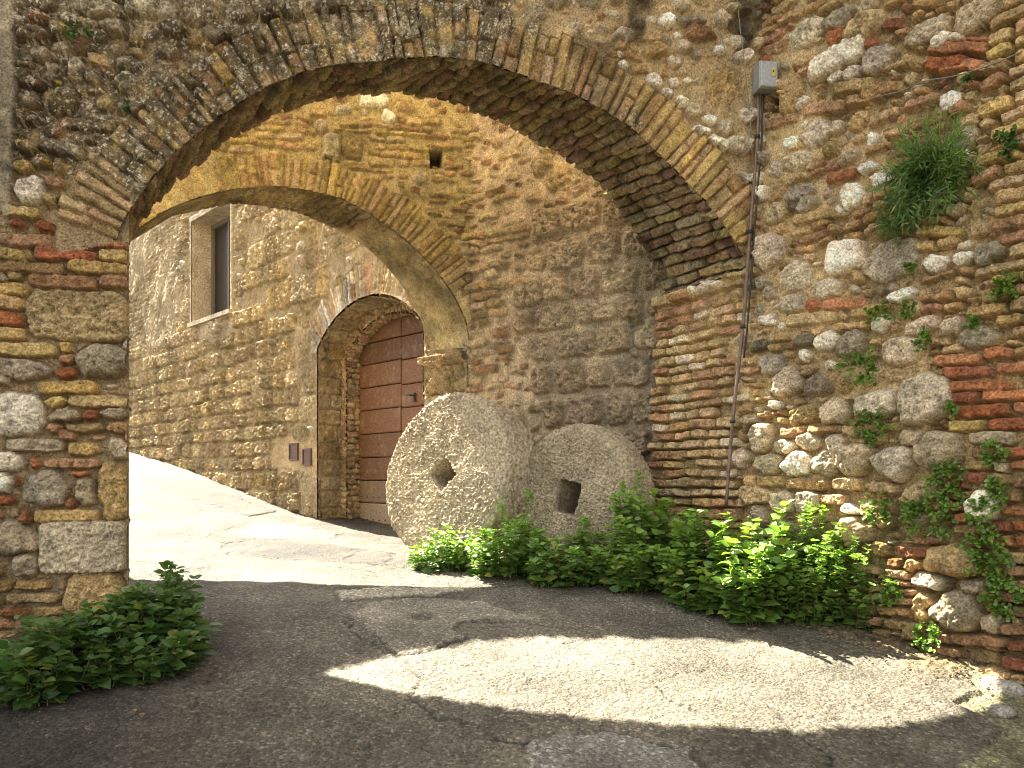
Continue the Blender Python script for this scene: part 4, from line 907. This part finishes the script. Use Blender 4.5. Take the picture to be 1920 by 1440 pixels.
    def bxp(u, z, h, du, dz, dh):
        b0 = len(v)
        for a in (-1, 1):
            for b in (-1, 1):
                for c_ in (-1, 1): v.append(PW.P(u+a*du, z+b*dz, h+c_*dh))
        f.extend([(b0+a, b0+b, b0+c_, b0+d) for a, b, c_, d in ((0, 1, 3, 2), (4, 6, 7, 5), (0, 4, 5, 1), (2, 3, 7, 6), (0, 2, 6, 4), (1, 5, 7, 3))])
    lu, lz = PWd.at(778, 745)
    bxp(lu, lz, -.438, .014, .05, .005); bxp(lu, lz+.02, -.405, .006, .006, .030); bxp(lu+.02, lz+.02, -.372, .026, .007, .006)
    oh = raw_mesh('door_handle', v, f, M_BLACK); oh.parent = door; oh.matrix_parent_inverse = Matrix.Translation(-Vector(dw))
    v = []; f = []; z = gb+.03
    for k in range(9):
        for u_ in np.r_[np.linspace(mid+.06, dl-.2, 7)]: bxp(u_, z+.02, -.447, .006, .006, .007)
        z += .262
        if k > 1: break
    os_ = raw_mesh('stud', v, f, M_BLACK); os_['kind'] = 'stuff'; os_.parent = door; os_.matrix_parent_inverse = Matrix.Translation(-Vector(dw))
    # window: reveal, sill, frame with bars and a dark pane
    rect = [(wl, wb), (wl, wt), (wr, wt), (wr, wb), (wl, wb)]
    wn = bpy.data.objects.new('window', None); C.objects.link(wn); wp = PW.P((wl+wr)/2, wb, 0); wn.parent = house; wn.location = wp-np.array(house.location)
    def sub(o): o.parent = wn; o.matrix_parent_inverse = Matrix.Translation(-Vector(wp)); return o
    dp = -.30
    v = [PW.P(u, z, h) for h in (.03, dp) for u, z in rect[:4]]
    sub(raw_mesh('window_reveal', v, [(0, 1, 5, 4), (1, 2, 6, 5), (2, 3, 7, 6)], M_PLASTER))
    v = []; f = []; wc = (wl+wr)/2; hw = abs(wl-wr)/2
    bxp(wc, wb-.02, -.22, hw+.05, .03, .30); sub(raw_mesh('sill', v, f, M_PLASTER))
    v = []; f = []
    for s_ in (-1, 1): bxp(wc+s_*(hw-.03), (wb+wt)/2, dp+.02, .03, (wt-wb)/2, .02)
    bxp(wc, wt-.03, dp+.02, hw, .03, .021); bxp(wc, wb+.04, dp+.02, hw, .03, .021); bxp(wc+.05, (wb+wt)/2, dp+.024, .022, (wt-wb)/2, .02)
    sub(raw_mesh('window_frame', v, f, m_simple('grey_painted_wood', (.13, .11, .09), .7)))
    v = []; f = []
    for k in range(9): bxp(wc-hw*.5, wb+.1+k*(wt-wb)/9, dp+.045, hw*.42, .018, .012)
    sub(raw_mesh('louvre', v, f, m_simple('brown_louvre', (.10, .06, .045), .6)))
    v = [PW.P(u, z, dp) for u, z in ((wl+.05, wb-.05), (wr-.05, wb-.05), (wr-.05, wt+.05), (wl+.05, wt+.05))]
    gm, gt, gb_ = nodes('dusty_glass'); gb_.inputs['Base Color'].default_value = (.02, .018, .016, 1); gb_.inputs['Roughness'].default_value = .35
    sub(raw_mesh('pane', v, [(0, 1, 2, 3)], gm))
    # house body behind the wall face (never in front of the recesses)
    for a, b_ in ((dl+.02, wr-.02), (wl+.02, u1), (-.15, dr-.0)):
        if b_-a > .05:
            prism('wall_core', [tuple(PW.P(a, 0, -.03)[:2]), tuple(PW.P(b_, 0, -.03)[:2]), tuple(PW.P(b_, 0, -.7)[:2]), tuple(PW.P(a, 0, -.7)[:2])], .6, 6.6, M_CORE, house)
    prism('wall_core', [tuple(PW.P(a, 0, h)[:2]) for a, h in ((dr, -.03), (dl+.02, -.03), (dl+.02, -.7), (dr, -.7))], crown+.05, 6.6, M_CORE, house)
    prism('wall_core', [tuple(PW.P(a, 0, h)[:2]) for a, h in ((wl+.02, -.03), (wr-.02, -.03), (wr-.02, -.7), (wl+.02, -.7))], wt+.02, 6.6, M_CORE, house)
    prism('wall_core', [tuple(PW.P(a, 0, h)[:2]) for a, h in ((wl+.02, -.03), (wr-.02, -.03), (wr-.02, -.7), (wl+.02, -.7))], .6, wb-.06, M_CORE, house)
    # two little metal hatches
    for i, (x0, y0, x1, y1) in enumerate(((547, 831, 563, 863), (572, 841, 588, 873))):
        a = uvW(x0, (y0+y1)/2); b_ = uvW(x1, (y0+y1)/2); t_ = uvW((x0+x1)/2, y0); q = uvW((x0+x1)/2, y1); v = []; f = []
        uc, vc = (a[0]+b_[0])/2, (a[1]+b_[1])/2; du, dv = abs(a[0]-b_[0])/2, abs(t_[1]-q[1])/2
        for s_ in (-1, 1): bxp(uc+s_*(du-.008), vc, .02, .008, dv, .022); bxp(uc, vc+s_*(dv-.008), .02, du-.016, .008, .022)
        bxp(uc, vc, .012, du-.014, dv-.014, .018)
        for k in range(5): bxp(uc, vc-dv*.6+k*dv*.3, .032, du*.6, .006, .004)
        o = raw_mesh('meter_hatch', v, f, M_RUST); tag(o, ('small rusty louvred hatch in the house wall, the higher one further from the door', 'small rusty louvred hatch in the house wall, the lower one nearer the door')[i], 'hatch', 'meter hatches in the house wall')
build_house()

# ------------------------------------------------------------ millstones
def millstone(name, cx, cy, Yc, R, th, yaw, tilt, hole_fn, mat, label, seed, rim=.05, rough=.012):
    c = np.array([(cx-HX)/F*Yc, Yc, EYE-(cy-HY)/F*Yc])
    nth = 620; th_ = np.linspace(0, 2*math.pi, nth, endpoint=False)
    rh = hole_fn(th_)
    rows = []; outer = R*(1+.006*np.sin(th_*3+seed)+.010*np.array(fbm(np.cos(th_)*2, np.sin(th_)*2, 2, 3, seed)))
    T = th
    def row(frac, w): rows.append((rh+(outer-rh)*frac, np.full(nth, w)))
    for w_ in np.linspace(T*.98, .02, 22): rows.append((rh.copy(), np.full(nth, w_)))
    rows.append((rh*1.0+.004, np.full(nth, .006)))
    nf = 110; fr = 1-rim/R
    for k in range(nf): row(.015+(fr-.015)*k/(nf-1), 0)
    for a in np.linspace(0, math.pi/2, 8)[1:]: rows.append((outer-rim+rim*math.sin(a), np.full(nth, rim-rim*math.cos(a))))
    for w_ in np.linspace(rim, T-rim, 46)[1:-1]: rows.append((outer+.012*math.sin(w_/T*math.pi), np.full(nth, w_)))
    for a in np.linspace(math.pi/2, 0, 6): rows.append((outer-rim+rim*math.sin(a), np.full(nth, T-rim+rim*math.cos(a))))
    for k in range(8): row(fr*(1-k/8), T)
    rr = np.array([r for r, _ in rows]); ww = np.array([w_ for _, w_ in rows]); TH = np.broadcast_to(th_, rr.shape)
    x = rr*np.cos(TH); y = rr*np.sin(TH)
    # rough picked surface
    dn = rough*(np.abs(fbm(x+ww*.9, y+ww*1.3, 38, 3, seed, .6))*2.2+fbm(x-ww, y+ww, 9, 2, seed+4)*.7)+.010*fbm(x, y+ww, 2.2, 2, seed+8)
    face = (np.arange(len(rows)) >= 23) & (np.arange(len(rows)) < 23+nf+4)
    wz = ww.copy(); wz[face] -= dn[face]*.9
    sidem = ~face
    k = 1+np.where(sidem[:, None], dn/np.maximum(rr, .05), 0)*(np.arange(len(rows)) > 23)[:, None]
    k = np.where((np.arange(len(rows)) <= 23)[:, None], 1-.5*dn/np.maximum(rr, .05), k)
    x = x*k; y = y*k
    # local axes: X right in face, Z up in face, W into the stone
    fx = np.array([math.cos(yaw), -math.sin(yaw), 0]); nin = np.array([math.sin(yaw), math.cos(yaw), 0])
    up = np.array([0, 0, 1.]); up2 = up*math.cos(tilt)+nin*math.sin(tilt); ni2 = nin*math.cos(tilt)-up*math.sin(tilt)
    P = c+x[..., None]*fx+y[..., None]*up2+wz[..., None]*ni2
    n = len(rows); idx = np.arange(n*nth).reshape(n, nth); nx = np.roll(idx, -1, 1)
    f = np.stack([idx[:-1], nx[:-1], nx[1:], idx[1:]], -1).reshape(-1, 4)
    me = bpy.data.meshes.new(name); v = (P.reshape(-1, 3)-c).astype(np.float32)
    me.from_pydata(v.tolist(), [], f.tolist()); me.polygons.foreach_set('use_smooth', np.ones(len(f), bool)); me.update()
    o = link(name, me, mat); o.location = c; tag(o, label, 'millstone', 'old millstones standing by the wall')
    return o
def diamond(a, b):
    return lambda t: 1/((np.abs(np.cos(t))/a)**1.03+(np.abs(np.sin(t))/b)**1.03)**(1/1.03)
def square(a, b, off):
    def fn(t):
        t = t-off; return 1/((np.abs(np.cos(t))/a)**9+(np.abs(np.sin(t))/b)**9)**(1/9)
    return fn
YAW = math.radians(40)
millstone('millstone', 830, 889, 6.35, .655, .39, math.radians(40), math.radians(11), diamond(.155, .15), M_MILL, 'larger pale pitted millstone with diamond-shaped hole, standing in front of the wooden door', 3, rim=.03, rough=.017)
millstone('millstone', 1064, 933, 5.9, .545, .37, YAW, math.radians(6), square(.105, .125, -.2), M_MILLB, 'smaller darker round-edged millstone with square hole, standing nearer the brick jamb', 9, rim=.085, rough=.012)

# ------------------------------------------------------------ pipe, box, wires
def tube(name, pts, r, mat, parent=None, n=10):
    pts = [Vector(p) for p in pts]; v = []; f = []
    for i, p in enumerate(pts):
        d = (pts[min(i+1, len(pts)-1)]-pts[max(i-1, 0)]).normalized(); a = d.cross(Vector((.3, 1, .2))).normalized(); b = d.cross(a)
        ri = r if not hasattr(r, '__len__') else r[i]
        for k in range(n): t = 2*math.pi*k/n; v.append(p+a*math.cos(t)*ri+b*math.sin(t)*ri)
    for i in range(len(pts)-1):
        for k in range(n): f.append((i*n+k, i*n+(k+1) % n, (i+1)*n+(k+1) % n, (i+1)*n+k))
    f.append(tuple(range(n))[::-1]); f.append(tuple(range((len(pts)-1)*n, len(pts)*n)))
    return raw_mesh(name, v, f, mat, parent, smooth=True)
def onR(px, py, h=.07): return PR.P(*PR.at(px, py), h)
def onF(px, py, h=.05): return PF.P(*PF.at(px, py), h)
pp = smooth_curve([(1437, 185), (1438, 230), (1434, 300), (1425, 400), (1418, 500), (1411, 600), (1401, 690), (1392, 770), (1384, 860), (1378, 950)], 40, 3)
pr_ = tag(empty('conduit_pipe', tuple(onR(1378, 950, .08))), 'thin rusty pipe running down the wall corner from the grey box', 'pipe')
pts = [onR(x, y, .085) for x, y in pp]
tube('pipe', pts, .011, M_PIPE, pr_)
tube('cable', [p+Vector((.028, -.004+.004*math.sin(i), 0)) for i, p in enumerate([Vector(q) for q in pts[:26]])], .006, M_BLACK, pr_)
for k in (4, 13, 22, 31):
    p = Vector(pts[k]); v = []; f = []
    tube('clip', [p+Vector((0, 0, -.012)), p+Vector((0, 0, .012))], .018, M_BLACK, pr_)
def boxm(name, c, du, dz, dh, pl, mat, parent, tilt=0., bev=.006):
    c = np.array(c); D, V_, N_ = pl.D, np.array([0, 0, 1.]), pl.N
    D2 = D*math.cos(tilt)+V_*math.sin(tilt); V2 = V_*math.cos(tilt)-D*math.sin(tilt)
    v = []; f = []
    for lay, (sx, hh) in enumerate(((1, 0), (1, dh*2-bev), (1-bev/du, dh*2))):
        for a, b in ((-1, -1), (1, -1), (1, 1), (-1, 1)): v.append(c+D2*a*du*sx+V2*b*(dz-(bev if lay == 2 else 0))+N_*hh)
    for l in (0, 4):
        for i in range(4): f.append((l+i, l+(i+1) % 4, l+4+(i+1) % 4, l+4+i))
    f += [(0, 3, 2, 1), (8, 9, 10, 11)]
    return raw_mesh(name, v, f, mat, parent)
bxr = tag(empty('junction_box', tuple(onR(1436, 160, .03))), 'grey metal electrical box with yellow sticker high in the wall corner', 'electrical box')
BP = Plane(tuple(onR(1436, 160, 0)[:2]), (1, .15))
bc = onR(1436, 160, .05)
boxm('box_body', bc, .062, .088, .055, BP, M_BOX, bxr)
boxm('box_lid', bc+BP.N*.112, .060, .085, .006, BP, M_BOX, bxr)
boxm('sticker', bc+BP.N*.126+BP.D*.025+np.array([0, 0, .01]), .011, .026, .0008, BP, M_STICK, bxr, bev=.0004)
boxm('warning_mark', bc+BP.N*.1285+BP.D*.025+np.array([0, 0, .016]), .005, .008, .0005, BP, M_BLACK, bxr, bev=.0002)
for k, (pts_, f_, lab) in enumerate((([(1372, -20), (1380, 60), (1392, 160), (1400, 240), (1403, 300)], onF, 'thin grey wire hanging down the arch wall beside the box'),
                    ([(1335, 40), (1352, 100), (1375, 150), (1398, 215)], onF, 'thin slack wire slanting down the pale rubble above the arch'),
                    ([(1660, 186), (1700, 178), (1740, 158), (1800, 150), (1860, 132), (1925, 105)], onR, 'thin dark cable crossing the upper right wall'))):
    o = tube('wire', [f_(x, y, .055) for x, y in smooth_curve(pts_, 24, 2)], .0032, M_WIRE, n=6); tag(o, lab, 'wire')

# ------------------------------------------------------------ plants
def leaf_tpl(kind):
    if kind == 'nettle':   # pointed oval, folded along the rib, tip bent down
        v = np.array([(0, 0, 0), (.30, .28, .05), (.30, -.28, .05), (.62, .24, .03), (.62, -.24, .03), (1, 0, -.12), (.32, 0, -.02), (.65, 0, -.03)])
        f = np.array([(0, 6, 1, 1), (0, 2, 6, 6), (6, 7, 3, 1), (6, 2, 4, 7), (7, 5, 3, 3), (7, 4, 5, 5)])
    elif kind == 'round':
        v = np.array([(0, 0, 0), (.35, .38, .04), (.35, -.38, .04), (.8, .33, .0), (.8, -.33, .0), (1, 0, -.05), (.35, 0, -.03), (.75, 0, -.04)])
        f = np.array([(0, 6, 1, 1), (0, 2, 6, 6), (6, 7, 3, 1), (6, 2, 4, 7), (7, 5, 3, 3), (7, 4, 5, 5)])
    else:
        v = np.array([(0, .0, 0), (.4, .075, .03), (.4, -.075, .03), (1, 0, -.12)]); f = np.array([(0, 2, 1, 1), (1, 2, 3, 3)])
    return v, f
def leaves_mesh(name, org, dirs, nrm, size, shade, kind, mat, parent, loc):
    """many leaves in one mesh"""
    v, f = leaf_tpl(kind); n = len(org)
    d = dirs/np.linalg.norm(dirs, axis=1, keepdims=True); s = np.cross(nrm, d); s /= np.linalg.norm(s, axis=1, keepdims=True)+1e-9; u = np.cross(d, s)
    V = org[:, None]+size[:, None, None]*(v[None, :, 0, None]*d[:, None]+v[None, :, 1, None]*s[:, None]+v[None, :, 2, None]*u[:, None])
    V = V.reshape(-1, 3); Fc = (f[None]+(np.arange(n)*len(v))[:, None, None]).reshape(-1, 4)
    faces = [tuple(q[:3]) if q[2] == q[3] else tuple(q) for q in Fc.tolist()]
    me = bpy.data.meshes.new(name); me.from_pydata(V.tolist(), [], faces); me.polygons.foreach_set('use_smooth', np.ones(len(faces), bool)); me.update()
    ca = me.color_attributes.new('Col', 'FLOAT_COLOR', 'POINT'); c = np.repeat(shade, len(v)); yl = np.repeat(np.where(rng.random(n) < .05, rng.uniform(.4, 1, n), rng.uniform(0, .14, n)), len(v)); ca.data.foreach_set('color', np.stack([c, yl, c*0, np.ones_like(c)], 1).astype(np.float32).ravel())
    return link(name, me, mat, parent)
def stems_mesh(name, lines, r, mat, parent):
    v = []; f = []
    for L in lines:
        b = len(v)
        for i, p in enumerate(L):
            rr = r*(1-.5*i/len(L))
            for k in range(3): t = 2.094*k; v.append((p[0]+rr*math.cos(t), p[1]+rr*math.sin(t), p[2]))
        for i in range(len(L)-1):
            for k in range(3): f.append((b+i*3+k, b+i*3+(k+1) % 3, b+i*3+3+(k+1) % 3, b+i*3+3+k))
    me = bpy.data.meshes.new(name); me.from_pydata(v, [], f); me.update(); return link(name, me, mat, parent)
def bush(px0, px1, pyb, pyt, label, nst=70, ls=.042, dpt=.35, kind='nettle', mat=None, back=0., lean=(0, 0), hvar=.35, group='leafy plants along the foot of the right wall', jag=1.):
    b = ghit((px0+px1)/2, pyb); Y = b[1]+back*.5; wd = (px1-px0)/F*Y*.5; ht = (pyb-pyt)/F*Y*1.02
    c = np.array([b[0], b[1]+dpt*.55, 0]); r_ = empty('leafy_plant', (c[0], c[1], float(gz(c[0], c[1]))), label, 'plant', group)
    O, D_, Nn, Sz, Sh, lines = [], [], [], [], [], []
    for k in range(int(nst*1.0)):
        a = rng.uniform(0, 2*math.pi); q = math.sqrt(rng.uniform(0, 1)); x = c[0]+math.cos(a)*q*wd*.85; y = c[1]+math.sin(a)*q*dpt*.55
        z = float(gz(x, y)); lump = 1+.75*float(vn(x, y, 8, 5)); H = ht*(1-.5*q*q)*lump*rng.uniform(1-hvar, 1.0)*(1.25 if rng.random() < .06 else 1); out = np.array([math.cos(a)*q*.45+lean[0], math.sin(a)*q*.35+lean[1]-.12, 0])
        n = 7; L = [np.array([x, y, z])+out*H*.75*(t**1.6)+np.array([rng.normal(0, .006), rng.normal(0, .006), H*t*(1-.12*t)]) for t in np.linspace(0, 1, n)]; lines.append(L)
        t = .12; ph = rng.uniform(0, 6.28)
        while t < 1.0:
            i = min(int(t*(n-1)), n-2); fr_ = t*(n-1)-i; p = L[i]*(1-fr_)+L[i+1]*fr_
            top = t > .86
            for m in range(4 if top else 2):
                ang = ph+m*(math.pi/2 if top else math.pi)+rng.normal(0, .3); el = rng.uniform(.0, .45) if not top else rng.uniform(.25, .8)
                d = np.array([math.cos(ang)*math.cos(el), math.sin(ang)*math.cos(el), math.sin(el)-.15]); O.append(p); D_.append(d)
                nn = np.array([0, -.25, 1.])+rng.normal(0, .42, 3); Nn.append(nn); s_ = ls*1.65*rng.uniform(.4, 1.25)*(1.05-.45*t if not top else .62); Sz.append(s_*1.15)
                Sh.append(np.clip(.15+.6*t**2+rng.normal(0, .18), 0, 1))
            t += .028/max(H, .1)*rng.uniform(.8, 1.3); ph += 1.4
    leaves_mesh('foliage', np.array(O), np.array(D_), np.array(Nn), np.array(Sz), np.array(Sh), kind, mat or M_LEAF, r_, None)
    stems_mesh('stem', lines, .0022, M_STEM, r_)
    return r_
bush(762, 900, 1075, 985, 'bright sunlit low plant in front of the larger millstone', 60, .040, .30)
bush(872, 1015, 1090, 935, 'tall sunlit leafy plant between the two millstones', 70, .042, .30)
bush(985, 1130, 1105, 965, 'dark green plant at the foot of the smaller millstone', 70, .045, .30)
bush(1125, 1320, 1118, 935, 'large dark green plant beside the brick jamb, right of the smaller millstone', 150, .046, .42)
bush(1265, 1420, 1155, 965, 'mid green plant below the end of the pipe', 110, .046, .36)
bush(1345, 1475, 1178, 985, 'broad-leaved plant with sunlit shoots left of the widest clump', 80, .056, .32)
bush(1440, 1600, 1180, 955, 'upright sunlit small-leaved plant, left half of the widest clump', 120, .034, .34)
bush(1560, 1735, 1196, 975, 'sunlit small-leaved plant spreading against the wall, right half of the widest clump', 120, .034, .30)
GL = 'leafy plants at the foot of the left pier'
bush(205, 325, 1240, 1030, 'tall dark plant rising past the corner of the left pier', 70, .046, .30, group=GL, hvar=.15, mat=M_LEAFD)
bush(85, 345, 1290, 1140, 'broad dark green plant in front of the left pier', 150, .054, .45, group=GL, mat=M_LEAFD)
bush(-60, 140, 1335, 1180, 'low dark green plant at the bottom left edge', 110, .052, .45, group=GL, mat=M_LEAFD)

def wall_clump(px, py, rp, label, pl=PR, kind='round', ls=.022, n=160, mat=None, droop=.5, hgt=.07, group='small plants rooted in the right wall', asp=1.0, name='wall_plant'):
    c = pl.P(*pl.at(px, py), .03); Y = c[1]; r = rp/F*Y; root = empty(name, tuple(c), label, 'plant', group)
    O, D_, Nn, Sz, Sh, lines = [], [], [], [], [], []
    ns = max(5, n//9)
    for k in range(ns):
        a = rng.uniform(0, 2*math.pi); q = math.sqrt(rng.uniform(.05, 1)); du = math.cos(a)*q*r*asp; dv = math.sin(a)*q*r
        p0 = c+pl.D*du*.35+np.array([0, 0, 1])*dv*.35; p1 = c+pl.D*du+np.array([0, 0, 1])*(dv-droop*.2*r)+pl.N*hgt*rng.uniform(.3, 1.2)
        L = [p0+(p1-p0)*t+pl.N*hgt*.35*math.sin(t*3.14) for t in np.linspace(0, 1, 5)]; lines.append(L)
        for m in range(n//ns):
            t = rng.uniform(.25, 1.); i = min(int(t*4), 3); fr_ = t*4-i; p = L[i]*(1-fr_)+L[i+1]*fr_
            d = pl.N*rng.uniform(.1, 1)+pl.D*rng.normal(0, .7)+np.array([0, 0, rng.normal(.1, .6)]); O.append(p); D_.append(d); Nn.append(pl.N*.5+np.array([0, 0, .8])+rng.normal(0, .35, 3)); Sz.append(ls*rng.uniform(.5, 1.2)); Sh.append(np.clip(rng.normal(.45, .25), 0, 1))
    leaves_mesh('foliage', np.array(O), np.array(D_), np.array(Nn), np.array(Sz), np.array(Sh), kind, mat or M_LEAF, root, None)
    stems_mesh('stem', lines, .0015, M_STEM, root)
def feather(px, py, rp, label, nsh, up, mat=M_FEATH, ll=.045):
    pl = PR; c = pl.P(*pl.at(px, py), .02); r = rp/F*c[1]; root = empty('feathery_plant', tuple(c), label, 'plant'); O, D_, Nn, Sz, Sh, lines = [], [], [], [], [], []
    for k in range(nsh):
        a = rng.uniform(-.4, math.pi+.4) if k < up else rng.uniform(0, 2*math.pi); q = rng.uniform(.35, 1.)
        tall = k < up
        end = c+pl.D*math.cos(a)*r*q+np.array([0, 0, 1])*math.sin(a)*r*q*(1.25 if tall else .8)+pl.N*r*rng.uniform(.2, .8)
        L = []
        for t in np.linspace(0, 1, 8): L.append(c+(end-c)*t+np.array([0, 0, 1])*(.25*r*math.sin(t*3.1) if not tall else .35*r*t*t)+pl.N*.1*r*math.sin(t*3.1))
        lines.append(L)
        nl = 34
        for m in range(nl):
            t = .15+.85*m/nl; i = min(int(t*7), 6); fr_ = t*7-i; p = L[i]*(1-fr_)+L[i+1]*fr_; ax = L[i+1]-L[i]; ax = ax/(np.linalg.norm(ax)+1e-9)
            d = ax*rng.uniform(.3, 1.1)+rng.normal(0, .6, 3); O.append(p); D_.append(d); Nn.append(rng.normal(0, 1, 3)+pl.N); Sz.append(ll*rng.uniform(.6, 1.2)); Sh.append(np.clip(.1+.8*t*(1 if tall else .45)+rng.normal(0, .12), 0, 1))
    leaves_mesh('foliage', np.array(O), np.array(D_), np.array(Nn), np.array(Sz), np.array(Sh), 'needle', mat, root, None)
    stems_mesh('stem', lines, .0022, M_STEM, root)
feather(1765, 370, 100, 'large feathery dark green tuft growing out of the upper right wall', 170, 50, ll=.06)
feather(1690, 432, 48, 'small feathery tuft just below left of the large tuft', 40, 6, ll=.035)
WC = [(1632, 690, 46, 'small-leaved plant on the right wall above the big pale boulder', 1.2), (1648, 800, 46, 'bright small-leaved plant just under the pale boulder in the right wall', 1.1), (1790, 905, 52, 'spreading plant beside the white boulder in the right wall', 1.), (1755, 965, 55, 'plant on the right wall just above the brown rounded boulder', 1.3),
      (1885, 925, 36, 'small plant by the red bricks right of the white boulder', .8), (1746, 640, 24, 'little plant hanging over a grey stone left of the red bricks', .8), (1715, 588, 22, 'tiny plant above the grey stone in the right wall', 1.), (1665, 590, 24, 'tiny dark plant under the short white stone in the right wall', 1.4), (1722, 510, 14, 'tiny plant under the large tuft, right of the square tan stone', 1.),
      (1905, 275, 34, 'plant at the right edge of the photo above the brick courses', .8), (1900, 540, 34, 'leafy plant at the right edge level with the pale stones', .9), (1865, 1030, 60, 'straggling plant below the white boulder at the right edge', .8), (1895, 1110, 50, 'straggling plant low on the right edge of the wall', .9), (1828, 158, 10, 'tiny tuft below the cable on the upper right wall', 1.), (1885, 850, 30, 'tiny-leaved plant among the red bricks at the right', 1.2), (1850, 960, 34, 'small plant hugging the right side of the white boulder', .8), (1800, 770, 18, 'tiny plant at the left end of the red brick courses', .8), (1752, 1190, 34, 'low pale plant at the wall foot below the grey boulder', 1.), (1690, 1110, 30, 'sparse shoots trailing from the widest clump', 1.), (1840, 610, 16, 'tiny plant on the grey boulder above the red bricks', 1.), (1660, 955, 36, 'thin plant in the hollow of the right wall above the widest clump', 1.2)]
for x, y, r, lab, asp in WC: wall_clump(x, y, r, lab, n=int(60+r*r*.16), asp=asp, mat=M_LEAF if y > 500 else M_LEAFD, ls=.024)
wall_clump(155, 70, 26, 'small dark plant high on the left of the arch wall', PF, n=150, mat=M_LEAFD, group='small plants rooted in the arch wall', asp=1.3)
wall_clump(240, 204, 14, 'tiny dark tuft above the left haunch of the near arch', PF, n=50, mat=M_LEAFD, group='small plants rooted in the arch wall')

# ------------------------------------------------------------ loose stones and litter
def rock(name, c, r, col, label, cat='stone', group=None, sq=(1, .7, .5), rot=0., seed=0):
    n, m = 22, 14; v = []; f = []
    th = np.linspace(0, 2*math.pi, n, endpoint=False); ph = np.linspace(-math.pi/2, math.pi/2, m)
    for p_ in ph:
        for t in th:
            d = np.array([math.cos(p_)*math.cos(t), math.cos(p_)*math.sin(t), math.sin(p_)]); q = np.sign(d)*np.abs(d)**.75
            k = 1+.35*float(fbm(d[0]*1.3+d[2], d[1]*1.3-d[2], 2.1, 3, seed)); x, y, z = q*k*r*np.array(sq); v.append((x*math.cos(rot)-y*math.sin(rot), x*math.sin(rot)+y*math.cos(rot), z))
    for i in range(m-1):
        for k in range(n): f.append((i*n+k, i*n+(k+1) % n, (i+1)*n+(k+1) % n, (i+1)*n+k))
    me = bpy.data.meshes.new(name); me.from_pydata(v, [], f); me.polygons.foreach_set('use_smooth', np.ones(len(f), bool)); me.update()
    ca = me.color_attributes.new('Col', 'FLOAT_COLOR', 'POINT'); ca.data.foreach_set('color', np.tile(np.array([*col, 1.], np.float32), len(v)))
    o = link(name, me, M_MAS); o.location = c; return tag(o, label, cat, group)
g_ = ghit(1880, 1290); rock('kerb_stone', (g_[0], g_[1], g_[2]-.01), .10, (.33, .30, .25), 'long pale broken stone at the right edge where the asphalt ends', group='broken kerb stones at the right edge', sq=(.45, 1.1, .45), rot=.3, seed=3)
g_ = ghit(1880, 1330); rock('kerb_stone', (g_[0], g_[1], g_[2]-.01), .06, (.34, .31, .26), 'small pale broken stone nearer the viewer at the right edge', group='broken kerb stones at the right edge', sq=(.8, .8, .4), rot=.8, seed=8)
def litter():
    v = []; f = []
    def chip(x, y, s):
        z = float(gz(x, y))+.012+s*.25; a = rng.uniform(0, 6.28); b = len(v)
        for k in range(5): t = a+k*1.257; rr = s*rng.uniform(.5, 1.1); v.append((x+math.cos(t)*rr, y+math.sin(t)*rr*.6, z+rng.uniform(0, s*.5)))
        v.append((x, y, z+s*.5)); v.append((x, y, z-s*.6))
        for k in range(5): f.append((b+k, b+(k+1) % 5, b+5)); f.append((b+(k+1) % 5, b+k, b+6))
    for _ in range(420):
        u = rng.uniform(0, 2.6); h = abs(rng.normal(0, .14))+.05; p = PR.P(u, .8, h); chip(p[0], p[1], rng.uniform(.004, .013))
    for _ in range(260):
        g = ghit(rng.uniform(60, 1850), rng.uniform(1060, 1430)); chip(g[0], g[1], rng.uniform(.003, .007))
    for px, py, s in ((265, 1350, .02), (252, 1340, .016), (800, 1345, .012), (1415, 1185, .018), (1405, 1185, .014), (365, 1235, .01), (1405, 1375, .013)):
        g = ghit(px, py); chip(g[0], g[1], s)
    me = bpy.data.meshes.new('litter'); me.from_pydata(v, [], f); me.update(); o = link('leaf_litter', me, M_DRY); tag(o, 'dry leaf scraps and grit scattered on the road by the wall foot', 'litter', kind='stuff')
litter()
